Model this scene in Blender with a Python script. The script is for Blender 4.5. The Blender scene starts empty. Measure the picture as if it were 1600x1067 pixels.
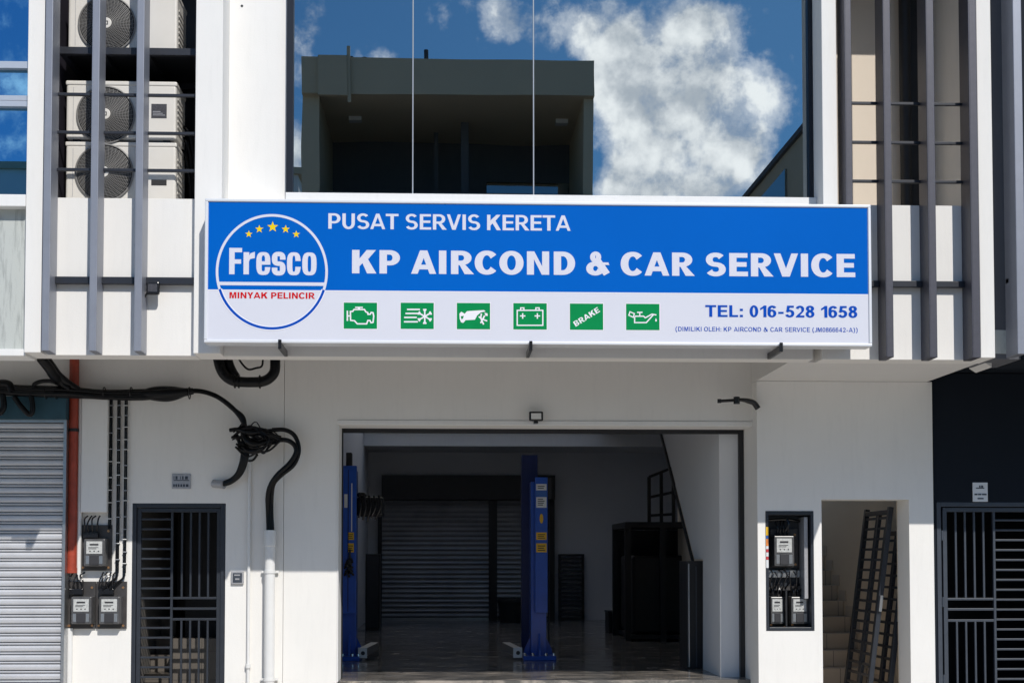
import bpy, math, random
from mathutils import Vector, Matrix
from mathutils.geometry import tessellate_polygon
random.seed(7)
R_ = math.radians
sc = bpy.context.scene
COL = sc.collection

# ------------------------------------------------------------------ camera
YAW, PITCH, FPX, CX, CY = R_(2.1), R_(2.2), 2100.0, 774.06, 789.33
EYE = Vector((0, 0, 1.58))
cam_d = bpy.data.cameras.new('camera'); cam = bpy.data.objects.new('camera', cam_d); COL.objects.link(cam)
cam.location = EYE; cam.rotation_euler = (R_(90) + PITCH, 0, -YAW)
cam_d.sensor_width = 36; cam_d.lens = FPX / 1600 * 36
cam_d.shift_x = (800 - CX) / 1600; cam_d.shift_y = (CY - 533.5) / 1600
cam_d.clip_end = 3000; cam_d.clip_start = .1
sc.camera = cam
CAMR = cam.rotation_euler.to_matrix()

# ------------------------------------------------------------------ light
SUN = Vector((.37, -1, .93)).normalized()
SUN_STR, SKY_STR, EXPO = 3.2, .092, .21
sd = bpy.data.lights.new('sun', 'SUN'); so = bpy.data.objects.new('sun', sd); COL.objects.link(so)
sd.energy = SUN_STR; sd.angle = R_(.5); sd.color = (1, .955, .89)
so.rotation_euler = SUN.to_track_quat('Z', 'Y').to_euler(); so.location = (3, -10, 14)
sc.view_settings.view_transform = 'Standard'; sc.view_settings.look = 'None'
sc.view_settings.exposure = EXPO; sc.view_settings.gamma = 1

W = bpy.data.worlds.new('World'); sc.world = W; W.use_nodes = True
nt = W.node_tree; N = nt.nodes; L = nt.links
for n in list(N): N.remove(n)
def nd(t, **k):
    n = N.new(t)
    for a, b in k.items(): setattr(n, a, b)
    return n
def mth(op, a, b=None, clamp=False):
    n = nd('ShaderNodeMath', operation=op); n.use_clamp = clamp
    for i, v in enumerate((a, b)):
        if v is None: continue
        if isinstance(v, (int, float)): n.inputs[i].default_value = v
        else: L.new(v, n.inputs[i])
    return n.outputs[0]
sky = nd('ShaderNodeTexSky'); sky.sky_type = 'NISHITA'; sky.sun_disc = False
sky.sun_elevation = math.asin(SUN.z); sky.sun_rotation = math.atan2(SUN.x, SUN.y)
sky.air_density = 1.0; sky.dust_density = .3; sky.ozone_density = 3.0
tc = nd('ShaderNodeTexCoord'); DIR = tc.outputs['Generated']
def noise(scale, detail, rough, off=0.0):
    src = DIR
    if off:
        v = nd('ShaderNodeVectorMath', operation='ADD'); L.new(DIR, v.inputs[0]); v.inputs[1].default_value = (off, off * .3, off); src = v.outputs[0]
    n = nd('ShaderNodeTexNoise'); n.inputs['Scale'].default_value = scale; n.inputs['Detail'].default_value = detail
    n.inputs['Roughness'].default_value = rough; L.new(src, n.inputs['Vector']); return n.outputs['Fac']
# cumulus heaps standing in the sky behind the viewer: (bearing, height) as tangents, radius, weight
CL = [(.173, .371, .050, .55), (.149, .338, .040, .5), (.192, .328, .046, .55), (.168, .295, .044, .55), (.216, .295, .034, .5), (.135, .281, .026, .45),
      (.235, .345, .026, .4), (.120, .40, .026, .42), (.086, .405, .026, .42), (.046, .408, .020, .40), (.118, .37, .016, .4), (.112, .352, .018, .26), (.20, .40, .030, .4),
      (-.118, .30, .03, .5), (.42, .42, .09, .5), (-.2, .62, .1, .4), (.1, .75, .12, .4)]
acc = None
for u, w, r, wt in CL:
    c = Vector((u, -1, w)).normalized()
    d = nd('ShaderNodeVectorMath', operation='DISTANCE'); L.new(DIR, d.inputs[0]); d.inputs[1].default_value = c
    q = mth('DIVIDE', d.outputs['Value'], r * 1.12); q = mth('MULTIPLY', q, q)
    q = mth('SUBTRACT', 1.0, q, True); q = mth('MULTIPLY', q, wt * 1.12)
    acc = q if acc is None else mth('MAXIMUM', acc, q) if False else mth('ADD', acc, q)
acc = mth('MINIMUM', acc, .62)
fb = noise(19, 13, .60)
dens = mth('ADD', acc, mth('MULTIPLY', mth('SUBTRACT', fb, .5), 1.75))
gen = mth('MULTIPLY', mth('SUBTRACT', noise(3.0, 8, .6, 4.1), .60), 2.2)     # scattered clouds over the rest of the sky
dens = mth('MAXIMUM', dens, gen)
cov = nd('ShaderNodeMapRange', interpolation_type='SMOOTHSTEP'); L.new(dens, cov.inputs['Value'])
cov.inputs['From Min'].default_value = .22; cov.inputs['From Max'].default_value = .64
sh = mth('ADD', mth('MULTIPLY', noise(19, 9, .55, -.010), -1.0), mth('ADD', mth('MULTIPLY', fb, 1.0), .0))
sh = mth('ADD', mth('MULTIPLY', sh, 2.4), mth('ADD', mth('MULTIPLY', noise(11, 4, .5, 2.3), 1.5), -.25))
csh = nd('ShaderNodeMapRange', interpolation_type='SMOOTHSTEP'); L.new(sh, csh.inputs['Value'])
csh.inputs['From Min'].default_value = .1; csh.inputs['From Max'].default_value = 1.0
wis = nd('ShaderNodeMapRange', interpolation_type='SMOOTHSTEP'); L.new(mth('ADD', dens, mth('MULTIPLY', mth('SUBTRACT', noise(42, 8, .65, 1.7), .5), .8)), wis.inputs['Value'])
wis.inputs['From Min'].default_value = .06; wis.inputs['From Max'].default_value = .5; wis.inputs['To Max'].default_value = .55
covm = mth('MAXIMUM', cov.outputs[0], wis.outputs[0])
cc = nd('ShaderNodeMix', data_type='RGBA'); L.new(csh.outputs[0], cc.inputs['Factor'])
cc.inputs['A'].default_value = (9.2, 10.0, 11.2, 1); cc.inputs['B'].default_value = (20, 20, 20.3, 1)
mx = nd('ShaderNodeMix', data_type='RGBA'); L.new(covm, mx.inputs['Factor']); tint = nd('ShaderNodeMix', data_type='RGBA', blend_type='MULTIPLY'); tint.inputs['Factor'].default_value = 1; L.new(sky.outputs[0], tint.inputs['A']); tint.inputs['B'].default_value = (.34, .68, .95, 1); L.new(tint.outputs['Result'], mx.inputs['A']); L.new(cc.outputs['Result'], mx.inputs['B'])
bg = nd('ShaderNodeBackground'); L.new(mx.outputs['Result'], bg.inputs[0]); bg.inputs[1].default_value = SKY_STR
ow = nd('ShaderNodeOutputWorld'); L.new(bg.outputs[0], ow.inputs[0])

# ------------------------------------------------------------------ helpers
def at(px, py, Y):
    d = CAMR @ Vector(((px - CX) / FPX, -(py - CY) / FPX, -1)); return EYE + d * (Y / d.y)
def atX(px, py, X):
    d = CAMR @ Vector(((px - CX) / FPX, -(py - CY) / FPX, -1)); return EYE + d * (X / d.x)
def xx(px, Y, py=600): return at(px, py, Y).x
def zz(py, Y, px=800): return at(px, py, Y).z

class MB:
    def __init__(s): s.v = []; s.f = []
    def box(s, x0, x1, y0, y1, z0, z1):
        if x0 > x1: x0, x1 = x1, x0
        if y0 > y1: y0, y1 = y1, y0
        if z0 > z1: z0, z1 = z1, z0
        b = len(s.v)
        s.v += [(x0, y0, z0), (x1, y0, z0), (x1, y1, z0), (x0, y1, z0), (x0, y0, z1), (x1, y0, z1), (x1, y1, z1), (x0, y1, z1)]
        s.f += [tuple(b + i for i in q) for q in ((0, 3, 2, 1), (4, 5, 6, 7), (0, 1, 5, 4), (1, 2, 6, 5), (2, 3, 7, 6), (3, 0, 4, 7))]
        return s
    def rect(s, a, b, c, d, Y, dep, z0=None, z1=None, x0=None, x1=None):   # left, right, top, bottom in photo pixels on the plane Y
        my = (c + d) / 2; mxp = (a + b) / 2
        X0 = xx(a, Y, my) if x0 is None else x0; X1 = xx(b, Y, my) if x1 is None else x1
        Z1 = zz(c, Y, mxp) if z1 is None else z1; Z0 = zz(d, Y, mxp) if z0 is None else z0
        return s.box(X0, X1, Y, Y + dep, Z0, Z1)
    def hexa(s, p):    # 8 points ordered like a box
        b = len(s.v); s.v += [tuple(q) for q in p]
        s.f += [tuple(b + i for i in q) for q in ((0, 3, 2, 1), (4, 5, 6, 7), (0, 1, 5, 4), (1, 2, 6, 5), (2, 3, 7, 6), (3, 0, 4, 7))]
        return s
    def bar(s, p, q, w, h=None, up=(0, 0, 1)):
        h = w if h is None else h
        p = Vector(p); q = Vector(q); d = (q - p).normalized(); u = Vector(up)
        if abs(d.dot(u)) > .95: u = Vector((0, 1, 0))
        a = d.cross(u).normalized() * (w / 2); c = a.cross(d).normalized() * (h / 2)
        return s.hexa([p - a - c, p + a - c, q + a - c, q - a - c, p - a + c, p + a + c, q + a + c, q - a + c])
    def tube(s, pts, r, n=10, smooth=0, caps=True):
        pts = [Vector(p) for p in pts]
        rs = list(r) if isinstance(r, (list, tuple)) else [r] * len(pts)
        if smooth:
            P = [pts[0] * 2 - pts[1]] + pts + [pts[-1] * 2 - pts[-2]]; o = []; ro = []
            for i in range(1, len(P) - 2):
                for k in range(smooth):
                    t = k / smooth; a, b, c, d = P[i - 1:i + 3]
                    o.append(.5 * (2 * b + (c - a) * t + (2 * a - 5 * b + 4 * c - d) * t * t + (3 * b - a - 3 * c + d) * t ** 3))
                    ro.append(rs[i - 1] * (1 - t) + rs[i] * t)
            o.append(pts[-1]); ro.append(rs[-1]); pts, rs = o, ro
        base = len(s.v); prev = None
        for i, p in enumerate(pts):
            d = (pts[min(i + 1, len(pts) - 1)] - pts[max(i - 1, 0)]).normalized()
            if prev is None:
                u = d.cross(Vector((0, 0, 1)));
                if u.length < .1: u = d.cross(Vector((0, 1, 0)))
            else: u = prev - d * prev.dot(d)
            u.normalize(); prev = u; w = d.cross(u)
            for k in range(n):
                a = 2 * math.pi * k / n; s.v.append(tuple(p + (u * math.cos(a) + w * math.sin(a)) * rs[i]))
        for i in range(len(pts) - 1):
            for k in range(n):
                a = base + i * n + k; b = base + i * n + (k + 1) % n; s.f.append((a, b, b + n, a + n))
        if caps:
            s.f.append(tuple(base + k for k in reversed(range(n)))); e = base + (len(pts) - 1) * n; s.f.append(tuple(e + k for k in range(n)))
        return s
    def prism(s, poly, ax, a, b):   # polygon in the two other axes, extruded along ax (0 x, 1 y, 2 z) from a to b
        n = len(poly); base = len(s.v)
        for t in (a, b):
            for (p, q) in poly:
                s.v.append((t, p, q) if ax == 0 else (p, t, q) if ax == 1 else (p, q, t))
        s.f.append(tuple(base + i for i in range(n))); s.f.append(tuple(base + n + i for i in reversed(range(n))))
        for i in range(n): j = (i + 1) % n; s.f.append((base + i, base + n + i, base + n + j, base + j))
        return s
    def disc(s, c, r, Y, n=32, dep=None):
        if dep: return s.prism([(c[0] + r * math.cos(2 * math.pi * k / n), c[1] + r * math.sin(2 * math.pi * k / n)) for k in range(n)], 1, Y, Y + dep)
        b = len(s.v); s.v += [(c[0] + r * math.cos(2 * math.pi * k / n), Y, c[1] + r * math.sin(2 * math.pi * k / n)) for k in range(n)]
        s.f.append(tuple(range(b, b + n))); return s
    def flat(s, contours, Y):      # filled shapes (outer + holes) in XZ on the plane Y
        vs = [[Vector((p[0], p[1], 0)) for p in c] for c in contours]
        tr = tessellate_polygon(vs); b = len(s.v)
        for c in contours: s.v += [(p[0], Y, p[1]) for p in c]
        allv = [p for c in vs for p in c]
        for t in tr:
            a, q, r = (allv[i] for i in t)
            cr = (q - a).cross(r - a).z
            if abs(cr) < 1e-12: continue
            t = tuple(b + i for i in t); s.f.append(t if cr > 0 else t[::-1])
        return s
    def lathe(s, c, prof, n=20):   # vertical axis through c=(x,y); prof = [(r,z)]
        b = len(s.v)
        for r, z in prof:
            for k in range(n): a = 2 * math.pi * k / n; s.v.append((c[0] + r * math.cos(a), c[1] + r * math.sin(a), z))
        for i in range(len(prof) - 1):
            for k in range(n): a = b + i * n + k; q = b + i * n + (k + 1) % n; s.f.append((a, q, q + n, a + n))
        s.f.append(tuple(b + k for k in reversed(range(n)))); e = b + (len(prof) - 1) * n; s.f.append(tuple(e + k for k in range(n)))
        return s
    def obj(s, name, m, parent=None, bevel=0, smooth=False, seg=2):
        me = bpy.data.meshes.new(name); me.from_pydata(s.v, [], s.f); me.update()
        me.materials.append(m); o = bpy.data.objects.new(name, me); COL.objects.link(o)
        if parent is not None:
            o.parent = parent; o.matrix_parent_inverse = parent.matrix_world.inverted()
        if smooth:
            me.polygons.foreach_set('use_smooth', [True] * len(me.polygons))
            me.set_sharp_from_angle(angle=R_(40))
        if bevel:
            b = o.modifiers.new('bevel', 'BEVEL'); b.width = bevel; b.segments = seg; b.limit_method = 'ANGLE'; b.angle_limit = R_(50)
        return o

def tag(o, label, cat=None, group=None, kind=None):
    if label: o['label'] = label
    if cat: o['category'] = cat
    if group: o['group'] = group
    if kind: o['kind'] = kind
    return o
def thing(name, label, cat, loc=(0, 0, 0), group=None):
    o = bpy.data.objects.new(name, None); COL.objects.link(o); o.location = loc; o.empty_display_size = .2
    o.matrix_world = Matrix.Translation(loc)
    return tag(o, label, cat, group)
def dup(root, dx, label):
    r = root.copy(); COL.objects.link(r); r.matrix_world = Matrix.Translation(Vector(dx)) @ root.matrix_world; r['label'] = label
    for ch in list(root.children):
        c = ch.copy(); COL.objects.link(c); c.parent = r
        for g in ch.children:
            d = g.copy(); COL.objects.link(d); d.parent = c
    return r

# ------------------------------------------------------------------ materials
def mat(name, col, rough=.6, metal=0.0, var=0.0, vs=3.0, bump=0.0, bs=60.0, spec=.5, rvar=0.0, coat=0.0):
    m = bpy.data.materials.new(name); m.use_nodes = True; t = m.node_tree; p = t.nodes['Principled BSDF']
    p.inputs['Base Color'].default_value = (*col, 1); p.inputs['Roughness'].default_value = rough; p.inputs['Metallic'].default_value = metal
    p.inputs['Specular IOR Level'].default_value = spec
    if coat: p.inputs['Coat Weight'].default_value = coat; p.inputs['Coat Roughness'].default_value = .08
    g = t.nodes.new('ShaderNodeNewGeometry')
    def nz(scale, detail=6, rough=.6):
        n = t.nodes.new('ShaderNodeTexNoise'); n.inputs['Scale'].default_value = scale; n.inputs['Detail'].default_value = detail; n.inputs['Roughness'].default_value = rough
        t.links.new(g.outputs['Position'], n.inputs['Vector']); return n.outputs['Fac']
    if var:
        r = t.nodes.new('ShaderNodeMapRange'); t.links.new(nz(vs), r.inputs['Value'])
        r.inputs['From Min'].default_value = .3; r.inputs['From Max'].default_value = .7
        mx = t.nodes.new('ShaderNodeMix'); mx.data_type = 'RGBA'; t.links.new(r.outputs[0], mx.inputs['Factor'])
        mx.inputs['A'].default_value = (*[c * (1 - var) for c in col], 1); mx.inputs['B'].default_value = (*[min(1, c * (1 + var * .6)) for c in col], 1)
        t.links.new(mx.outputs['Result'], p.inputs['Base Color'])
    if rvar:
        r = t.nodes.new('ShaderNodeMapRange'); t.links.new(nz(vs * 2.3), r.inputs['Value'])
        r.inputs['From Min'].default_value = .3; r.inputs['From Max'].default_value = .7
        r.inputs['To Min'].default_value = max(.02, rough - rvar); r.inputs['To Max'].default_value = rough + rvar
        t.links.new(r.outputs[0], p.inputs['Roughness'])
    if bump:
        b = t.nodes.new('ShaderNodeBump'); b.inputs['Strength'].default_value = bump; b.inputs['Distance'].default_value = .01
        t.links.new(nz(bs, 4), b.inputs['Height']); t.links.new(b.outputs[0], p.inputs['Normal'])
    return m
def principled(m): return m.node_tree.nodes['Principled BSDF']

def plaster(name, col, streak=0.0):
    m = mat(name, col, .75, 0, .025, 1.3, .12, 90, .25)
    if streak:
        t = m.node_tree; p = principled(m); g = t.nodes.new('ShaderNodeNewGeometry')
        mp = t.nodes.new('ShaderNodeMapping'); mp.inputs['Scale'].default_value = (9, 9, 1.1); t.links.new(g.outputs['Position'], mp.inputs['Vector'])
        n = t.nodes.new('ShaderNodeTexNoise'); n.inputs['Scale'].default_value = 2.2; n.inputs['Detail'].default_value = 9; n.inputs['Roughness'].default_value = .68
        t.links.new(mp.outputs[0], n.inputs['Vector'])
        r = t.nodes.new('ShaderNodeMapRange'); t.links.new(n.outputs['Fac'], r.inputs['Value']); r.inputs['From Min'].default_value = .5; r.inputs['From Max'].default_value = .72
        r.inputs['To Max'].default_value = streak
        mx = t.nodes.new('ShaderNodeMix'); mx.data_type = 'RGBA'; t.links.new(r.outputs[0], mx.inputs['Factor'])
        src = p.inputs['Base Color'].links[0].from_socket; t.links.new(src, mx.inputs['A']); mx.inputs['B'].default_value = (.16, .17, .17, 1)
        t.links.new(mx.outputs['Result'], p.inputs['Base Color'])
    return m
M = {}
M['white'] = plaster('white_plaster', (.80, .785, .755), .045)
M['white2'] = plaster('white_paint', (.80, .795, .78), .05)
M['soffit'] = plaster('soffit_plaster', (.70, .69, .67))
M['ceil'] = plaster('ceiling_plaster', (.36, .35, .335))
M['garagewall'] = plaster('garage_plaster', (.70, .71, .73))
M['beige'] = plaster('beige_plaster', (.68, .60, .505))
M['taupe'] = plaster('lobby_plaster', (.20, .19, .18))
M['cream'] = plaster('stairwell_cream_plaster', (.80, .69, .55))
M['dirty'] = plaster('weathered_plaster', (.50, .525, .50), .7)
M['navywall'] = plaster('navy_paint', (.004, .008, .015))
M['partywall'] = plaster('bare_render', (.115, .12, .135), .4)
M['oliveshade'] = plaster('opposite_plaster', (.56, .48, .35))
M['tealpaint'] = mat('teal_paint', (.020, .075, .11), .6, 0, .2, 6)
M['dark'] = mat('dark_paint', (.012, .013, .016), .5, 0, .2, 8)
M['gate'] = mat('gate_paint', (.022, .027, .037), .42, 0, .12, 12, .05, 150)
M['gateslate'] = mat('slate_gate_paint', (.045, .055, .073), .45, 0, .12, 12, .05, 150)
M['finlight'] = mat('fin_paint_sky_lit', (.27, .285, .33), .40, .3, .06, 6, .03, 200)  # same fin paint, bright sky reflection put into the colour
M['findark'] = mat('fin_paint_unlit', (.068, .068, .085), .45, .2, .10, 20, .1, 160)  # same fin paint, coloured dark where no bright sky is mirrored
M['purple'] = mat('niche_shade', (.025, .022, .035), .6, 0, .2, 4)  # shade inside the left niche put into the colour
M['rail'] = mat('rail_paint', (.018, .021, .030), .4, 0, .1, 10)
M['black'] = mat('black_rubber', (.003, .0035, .005), .33, 0, .2, 30, 0, 60, .25)
M['blackgloss'] = mat('black_plastic', (.010, .010, .012), .25)
M['pvc'] = mat('white_pvc', (.74, .74, .73), .35, 0, .04, 8)
M['red'] = mat('red_pipe_paint', (.36, .055, .028), .42, 0, .25, 9, .04, 120)
M['metal'] = mat('bare_metal', (.45, .46, .47), .35, .9, .1, 20)
M['chrome'] = mat('shiny_metal', (.55, .56, .58), .2, 1.0)
M['copper'] = mat('brass_screw', (.5, .27, .13), .35, .8)
M['alu'] = mat('sign_frame_aluminium', (.74, .76, .79), .38, .15, .03, 3)
M['signwhite'] = mat('sign_white', (.655, .665, .735), .5, 0, .015, 2, 0, 60, .12)
M['signpure'] = mat('sign_letter_white', (.66, .665, .75), .5, 0, .015, 2, 0, 60, .12)
M['signborder'] = mat('sign_outline_white', (.80, .79, .83), .5)
M['signblue'] = mat('sign_blue', (.0003, .113, .50), .55, 0, .05, .7, 0, 60, .03)
M['signblue2'] = mat('sign_letter_blue', (.001, .068, .44), .5, 0, 0, 3, 0, 60, .06)
M['signred'] = mat('sign_red', (.58, .005, .010), .5, 0, 0, 3, 0, 60, .06)
M['signyellow'] = mat('sign_yellow', (.85, .60, .010), .5, 0, 0, 3, 0, 60, .06)
M['signgreen'] = mat('sign_green', (.002, .245, .07), .5, 0, .06, 9, 0, 60, .06)
M['shutter'] = mat('shutter_slat', (.56, .57, .60), .42, .25, .12, 2.5, .03, 60)
M['reardoor'] = mat('dark_shutter_slat', (.25, .255, .27), .3, .6, .2, 2.0)
M['acbody'] = mat('cream_enamel', (.70, .675, .63), .4, 0, .04, 3)
M['acgrille'] = mat('grille_grey', (.21, .205, .20), .5)
M['acdark'] = mat('recess_shade', (.016, .016, .017), .6)  # dark colour stands in for shade inside recesses
M['acplate'] = mat('rating_plate', (.05, .05, .06), .5, 0, .5, 60)
M['board'] = mat('meter_board', (.045, .042, .042), .5, 0, .25, 20)
M['dial'] = mat('dial_face', (.52, .53, .52), .4, 0, .25, 70)
M['ink'] = mat('dark_ink', (.03, .03, .035), .6)
M['plate'] = mat('engraved_plate', (.42, .42, .44), .4, .3, .12, 30)
M['plinthtile'] = mat('tile_base', (.4, .36, .3), .4)
M['blue'] = mat('lift_blue_enamel', (.010, .085, .48), .35, 0, .15, 5, coat=.3)
M['navyblue'] = mat('dark_blue_enamel', (.006, .02, .13), .4, 0, .15, 5)
M['stickery'] = mat('yellow_sticker', (.78, .46, .02), .5)
M['stickerw'] = mat('white_sticker', (.68, .70, .72), .5)
M['stickerb'] = mat('blue_sticker', (.03, .12, .42), .5)
M['stickero'] = mat('orange_sticker', (.75, .25, .06), .5)
M['stickerr'] = mat('red_sticker', (.5, .04, .05), .5)
M['asphalt'] = mat('asphalt', (.16, .155, .15), .85, 0, .25, 3, .4, 80)
M['concrete'] = mat('pavement_concrete', (.56, .51, .44), .8, 0, .12, 1.6, .2, 60)
M['kerb'] = mat('kerb_concrete', (.34, .33, .31), .85, 0, .2, 3)
M['grassland'] = mat('far_ground', (.20, .19, .16), .9, 0, .3, .05)
M['lens'] = mat('lamp_lens', (.75, .75, .72), .2)
M['joint'] = mat('sealant', (.30, .34, .39), .5)
M['frameblue'] = mat('window_frame', (.012, .016, .025), .35, .3)
M['framesilver'] = mat('window_frame_silver', (.55, .58, .63), .35, .4)

def glassmat(name, tint, base, refl=.72):
    m = bpy.data.materials.new(name); m.use_nodes = True; t = m.node_tree
    for n in list(t.nodes): t.nodes.remove(n)
    o = t.nodes.new('ShaderNodeOutputMaterial'); g = t.nodes.new('ShaderNodeBsdfGlossy'); g.inputs['Roughness'].default_value = 0.0
    g.inputs['Color'].default_value = (*tint, 1); tr = t.nodes.new('ShaderNodeBsdfTransparent'); tr.inputs['Color'].default_value = (*base, 1)
    mx = t.nodes.new('ShaderNodeMixShader'); mx.inputs[0].default_value = refl
    t.links.new(tr.outputs[0], mx.inputs[1]); t.links.new(g.outputs[0], mx.inputs[2])
    ge = t.nodes.new('ShaderNodeNewGeometry'); n = t.nodes.new('ShaderNodeTexNoise'); n.inputs['Scale'].default_value = .9; n.inputs['Detail'].default_value = 1
    t.links.new(ge.outputs['Position'], n.inputs['Vector']); b = t.nodes.new('ShaderNodeBump'); b.inputs['Strength'].default_value = .02; b.inputs['Distance'].default_value = .05
    t.links.new(n.outputs['Fac'], b.inputs['Height']); t.links.new(b.outputs[0], g.inputs['Normal'])
    t.links.new(mx.outputs[0], o.inputs[0]); return m
M['glass'] = glassmat('mirror_glass', (.52, .555, .56), (.10, .13, .14))
M['glassblue'] = glassmat('blue_glass', (.24, .52, .74), (.05, .10, .14))
M['clear'] = mat('meter_cover', (.085, .085, .088), .32, 0, .35, 25)

def floormat():
    m = mat('garage_floor_tiles', (.125, .12, .114), .17, 0, .3, 1.7, .06, 6, .6, .11); t = m.node_tree; p = principled(m)
    g = t.nodes.new('ShaderNodeNewGeometry'); br = t.nodes.new('ShaderNodeTexBrick'); br.offset = 0
    t.links.new(g.outputs['Position'], br.inputs['Vector']); br.inputs['Scale'].default_value = 1
    br.inputs['Brick Width'].default_value = .6; br.inputs['Row Height'].default_value = .6; br.inputs['Mortar Size'].default_value = .004
    br.inputs['Mortar'].default_value = (.25, .25, .25, 1); br.inputs['Color1'].default_value = (1, 1, 1, 1); br.inputs['Color2'].default_value = (.8, .8, .8, 1)
    src = p.inputs['Base Color'].links[0].from_socket; mx = t.nodes.new('ShaderNodeMix'); mx.data_type = 'RGBA'; mx.blend_type = 'MULTIPLY'; mx.inputs['Factor'].default_value = .15
    # scuffs and dried dirt dragged in from the street
    n = t.nodes.new('ShaderNodeTexNoise'); n.inputs['Scale'].default_value = 3; n.inputs['Detail'].default_value = 10; n.inputs['Roughness'].default_value = .7; n.inputs['Distortion'].default_value = 1.2
    mp = t.nodes.new('ShaderNodeMapping'); mp.inputs['Scale'].default_value = (.5, 2.4, 1); t.links.new(g.outputs['Position'], mp.inputs['Vector']); t.links.new(mp.outputs[0], n.inputs['Vector'])
    r = t.nodes.new('ShaderNodeMapRange'); t.links.new(n.outputs['Fac'], r.inputs['Value']); r.inputs['From Min'].default_value = .47; r.inputs['From Max'].default_value = .60
    m2 = t.nodes.new('ShaderNodeMix'); m2.data_type = 'RGBA'; t.links.new(r.outputs[0], m2.inputs['Factor']); t.links.new(src, m2.inputs['A']); m2.inputs['B'].default_value = (.36, .32, .28, 1)
    t.links.new(m2.outputs['Result'], mx.inputs['A']); t.links.new(br.outputs['Color'], mx.inputs['B']); t.links.new(mx.outputs['Result'], p.inputs['Base Color'])
    return m
M['floor'] = floormat()
def tilemat(name, c1, grout, bw, bh):
    m = mat(name, c1, .3, 0, .1, 4); t = m.node_tree; p = principled(m); tcn = t.nodes.new('ShaderNodeNewGeometry')
    mp = t.nodes.new('ShaderNodeMapping'); mp.inputs['Rotation'].default_value = (R_(90), 0, 0); t.links.new(tcn.outputs['Position'], mp.inputs['Vector'])
    br = t.nodes.new('ShaderNodeTexBrick'); br.offset = 0; br.inputs['Scale'].default_value = 1; br.inputs['Brick Width'].default_value = bw; br.inputs['Row Height'].default_value = bh
    br.inputs['Mortar Size'].default_value = .004; br.inputs['Mortar'].default_value = (*grout, 1); br.inputs['Color1'].default_value = (*c1, 1); br.inputs['Color2'].default_value = (*[c * .85 for c in c1], 1)
    t.links.new(mp.outputs[0], br.inputs['Vector']); t.links.new(br.outputs['Color'], p.inputs['Base Color']); return m
M['steptile'] = tilemat('stair_tile', (.62, .54, .45), (.22, .19, .16), .30, 5.0)
M['darktile'] = tilemat('brown_tile', (.13, .115, .10), (.06, .055, .05), .15, .30)

# ------------------------------------------------------------------ glyphs (drawn outlines; cap height 1)
def arc(cx, cy, rx, ry, a0, a1, n=18, m=2.06):
    o = []
    for k in range(n + 1):
        a = R_(a0 + (a1 - a0) * k / n); c, s_ = math.cos(a), math.sin(a)
        o.append((cx + rx * math.copysign(abs(c) ** (2 / m), c), cy + ry * math.copysign(abs(s_) ** (2 / m), s_)))
    return o
def stroke(pts, s, h, closed=False):     # outline of a pen: s wide on vertical runs, h on horizontal ones
    n = len(pts); Lf = []; Rt = []
    for i in range(n):
        a = pts[i - 1] if (i or closed) else pts[0]; b = pts[(i + 1) % n] if (i < n - 1 or closed) else pts[-1]
        p = pts[i]
        def un(u, v):
            dx, dy = v[0] - u[0], v[1] - u[1]; l = math.hypot(dx, dy) or 1; return dx / l, dy / l
        d0 = un(a, p) if a != p else un(p, b); d1 = un(p, b) if b != p else d0
        t = (d0[0] + d1[0], d0[1] + d1[1]); l = math.hypot(*t) or 1; t = (t[0] / l, t[1] / l)
        mit = 1 / max(.35, t[0] * d0[0] + t[1] * d0[1])
        w = math.hypot(h * t[0], s * t[1]) / 2 * mit
        Lf.append((p[0] - t[1] * w, p[1] + t[0] * w)); Rt.append((p[0] + t[1] * w, p[1] - t[0] * w))
    if closed: return [Lf, Rt]
    return [Lf + Rt[::-1]]
RC = lambda x0, y0, x1, y1: [(x0, y0), (x1, y0), (x1, y1), (x0, y1)]
WIDE = {}
def WO(ch, d): return WIDE.get(ch, d)
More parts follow.
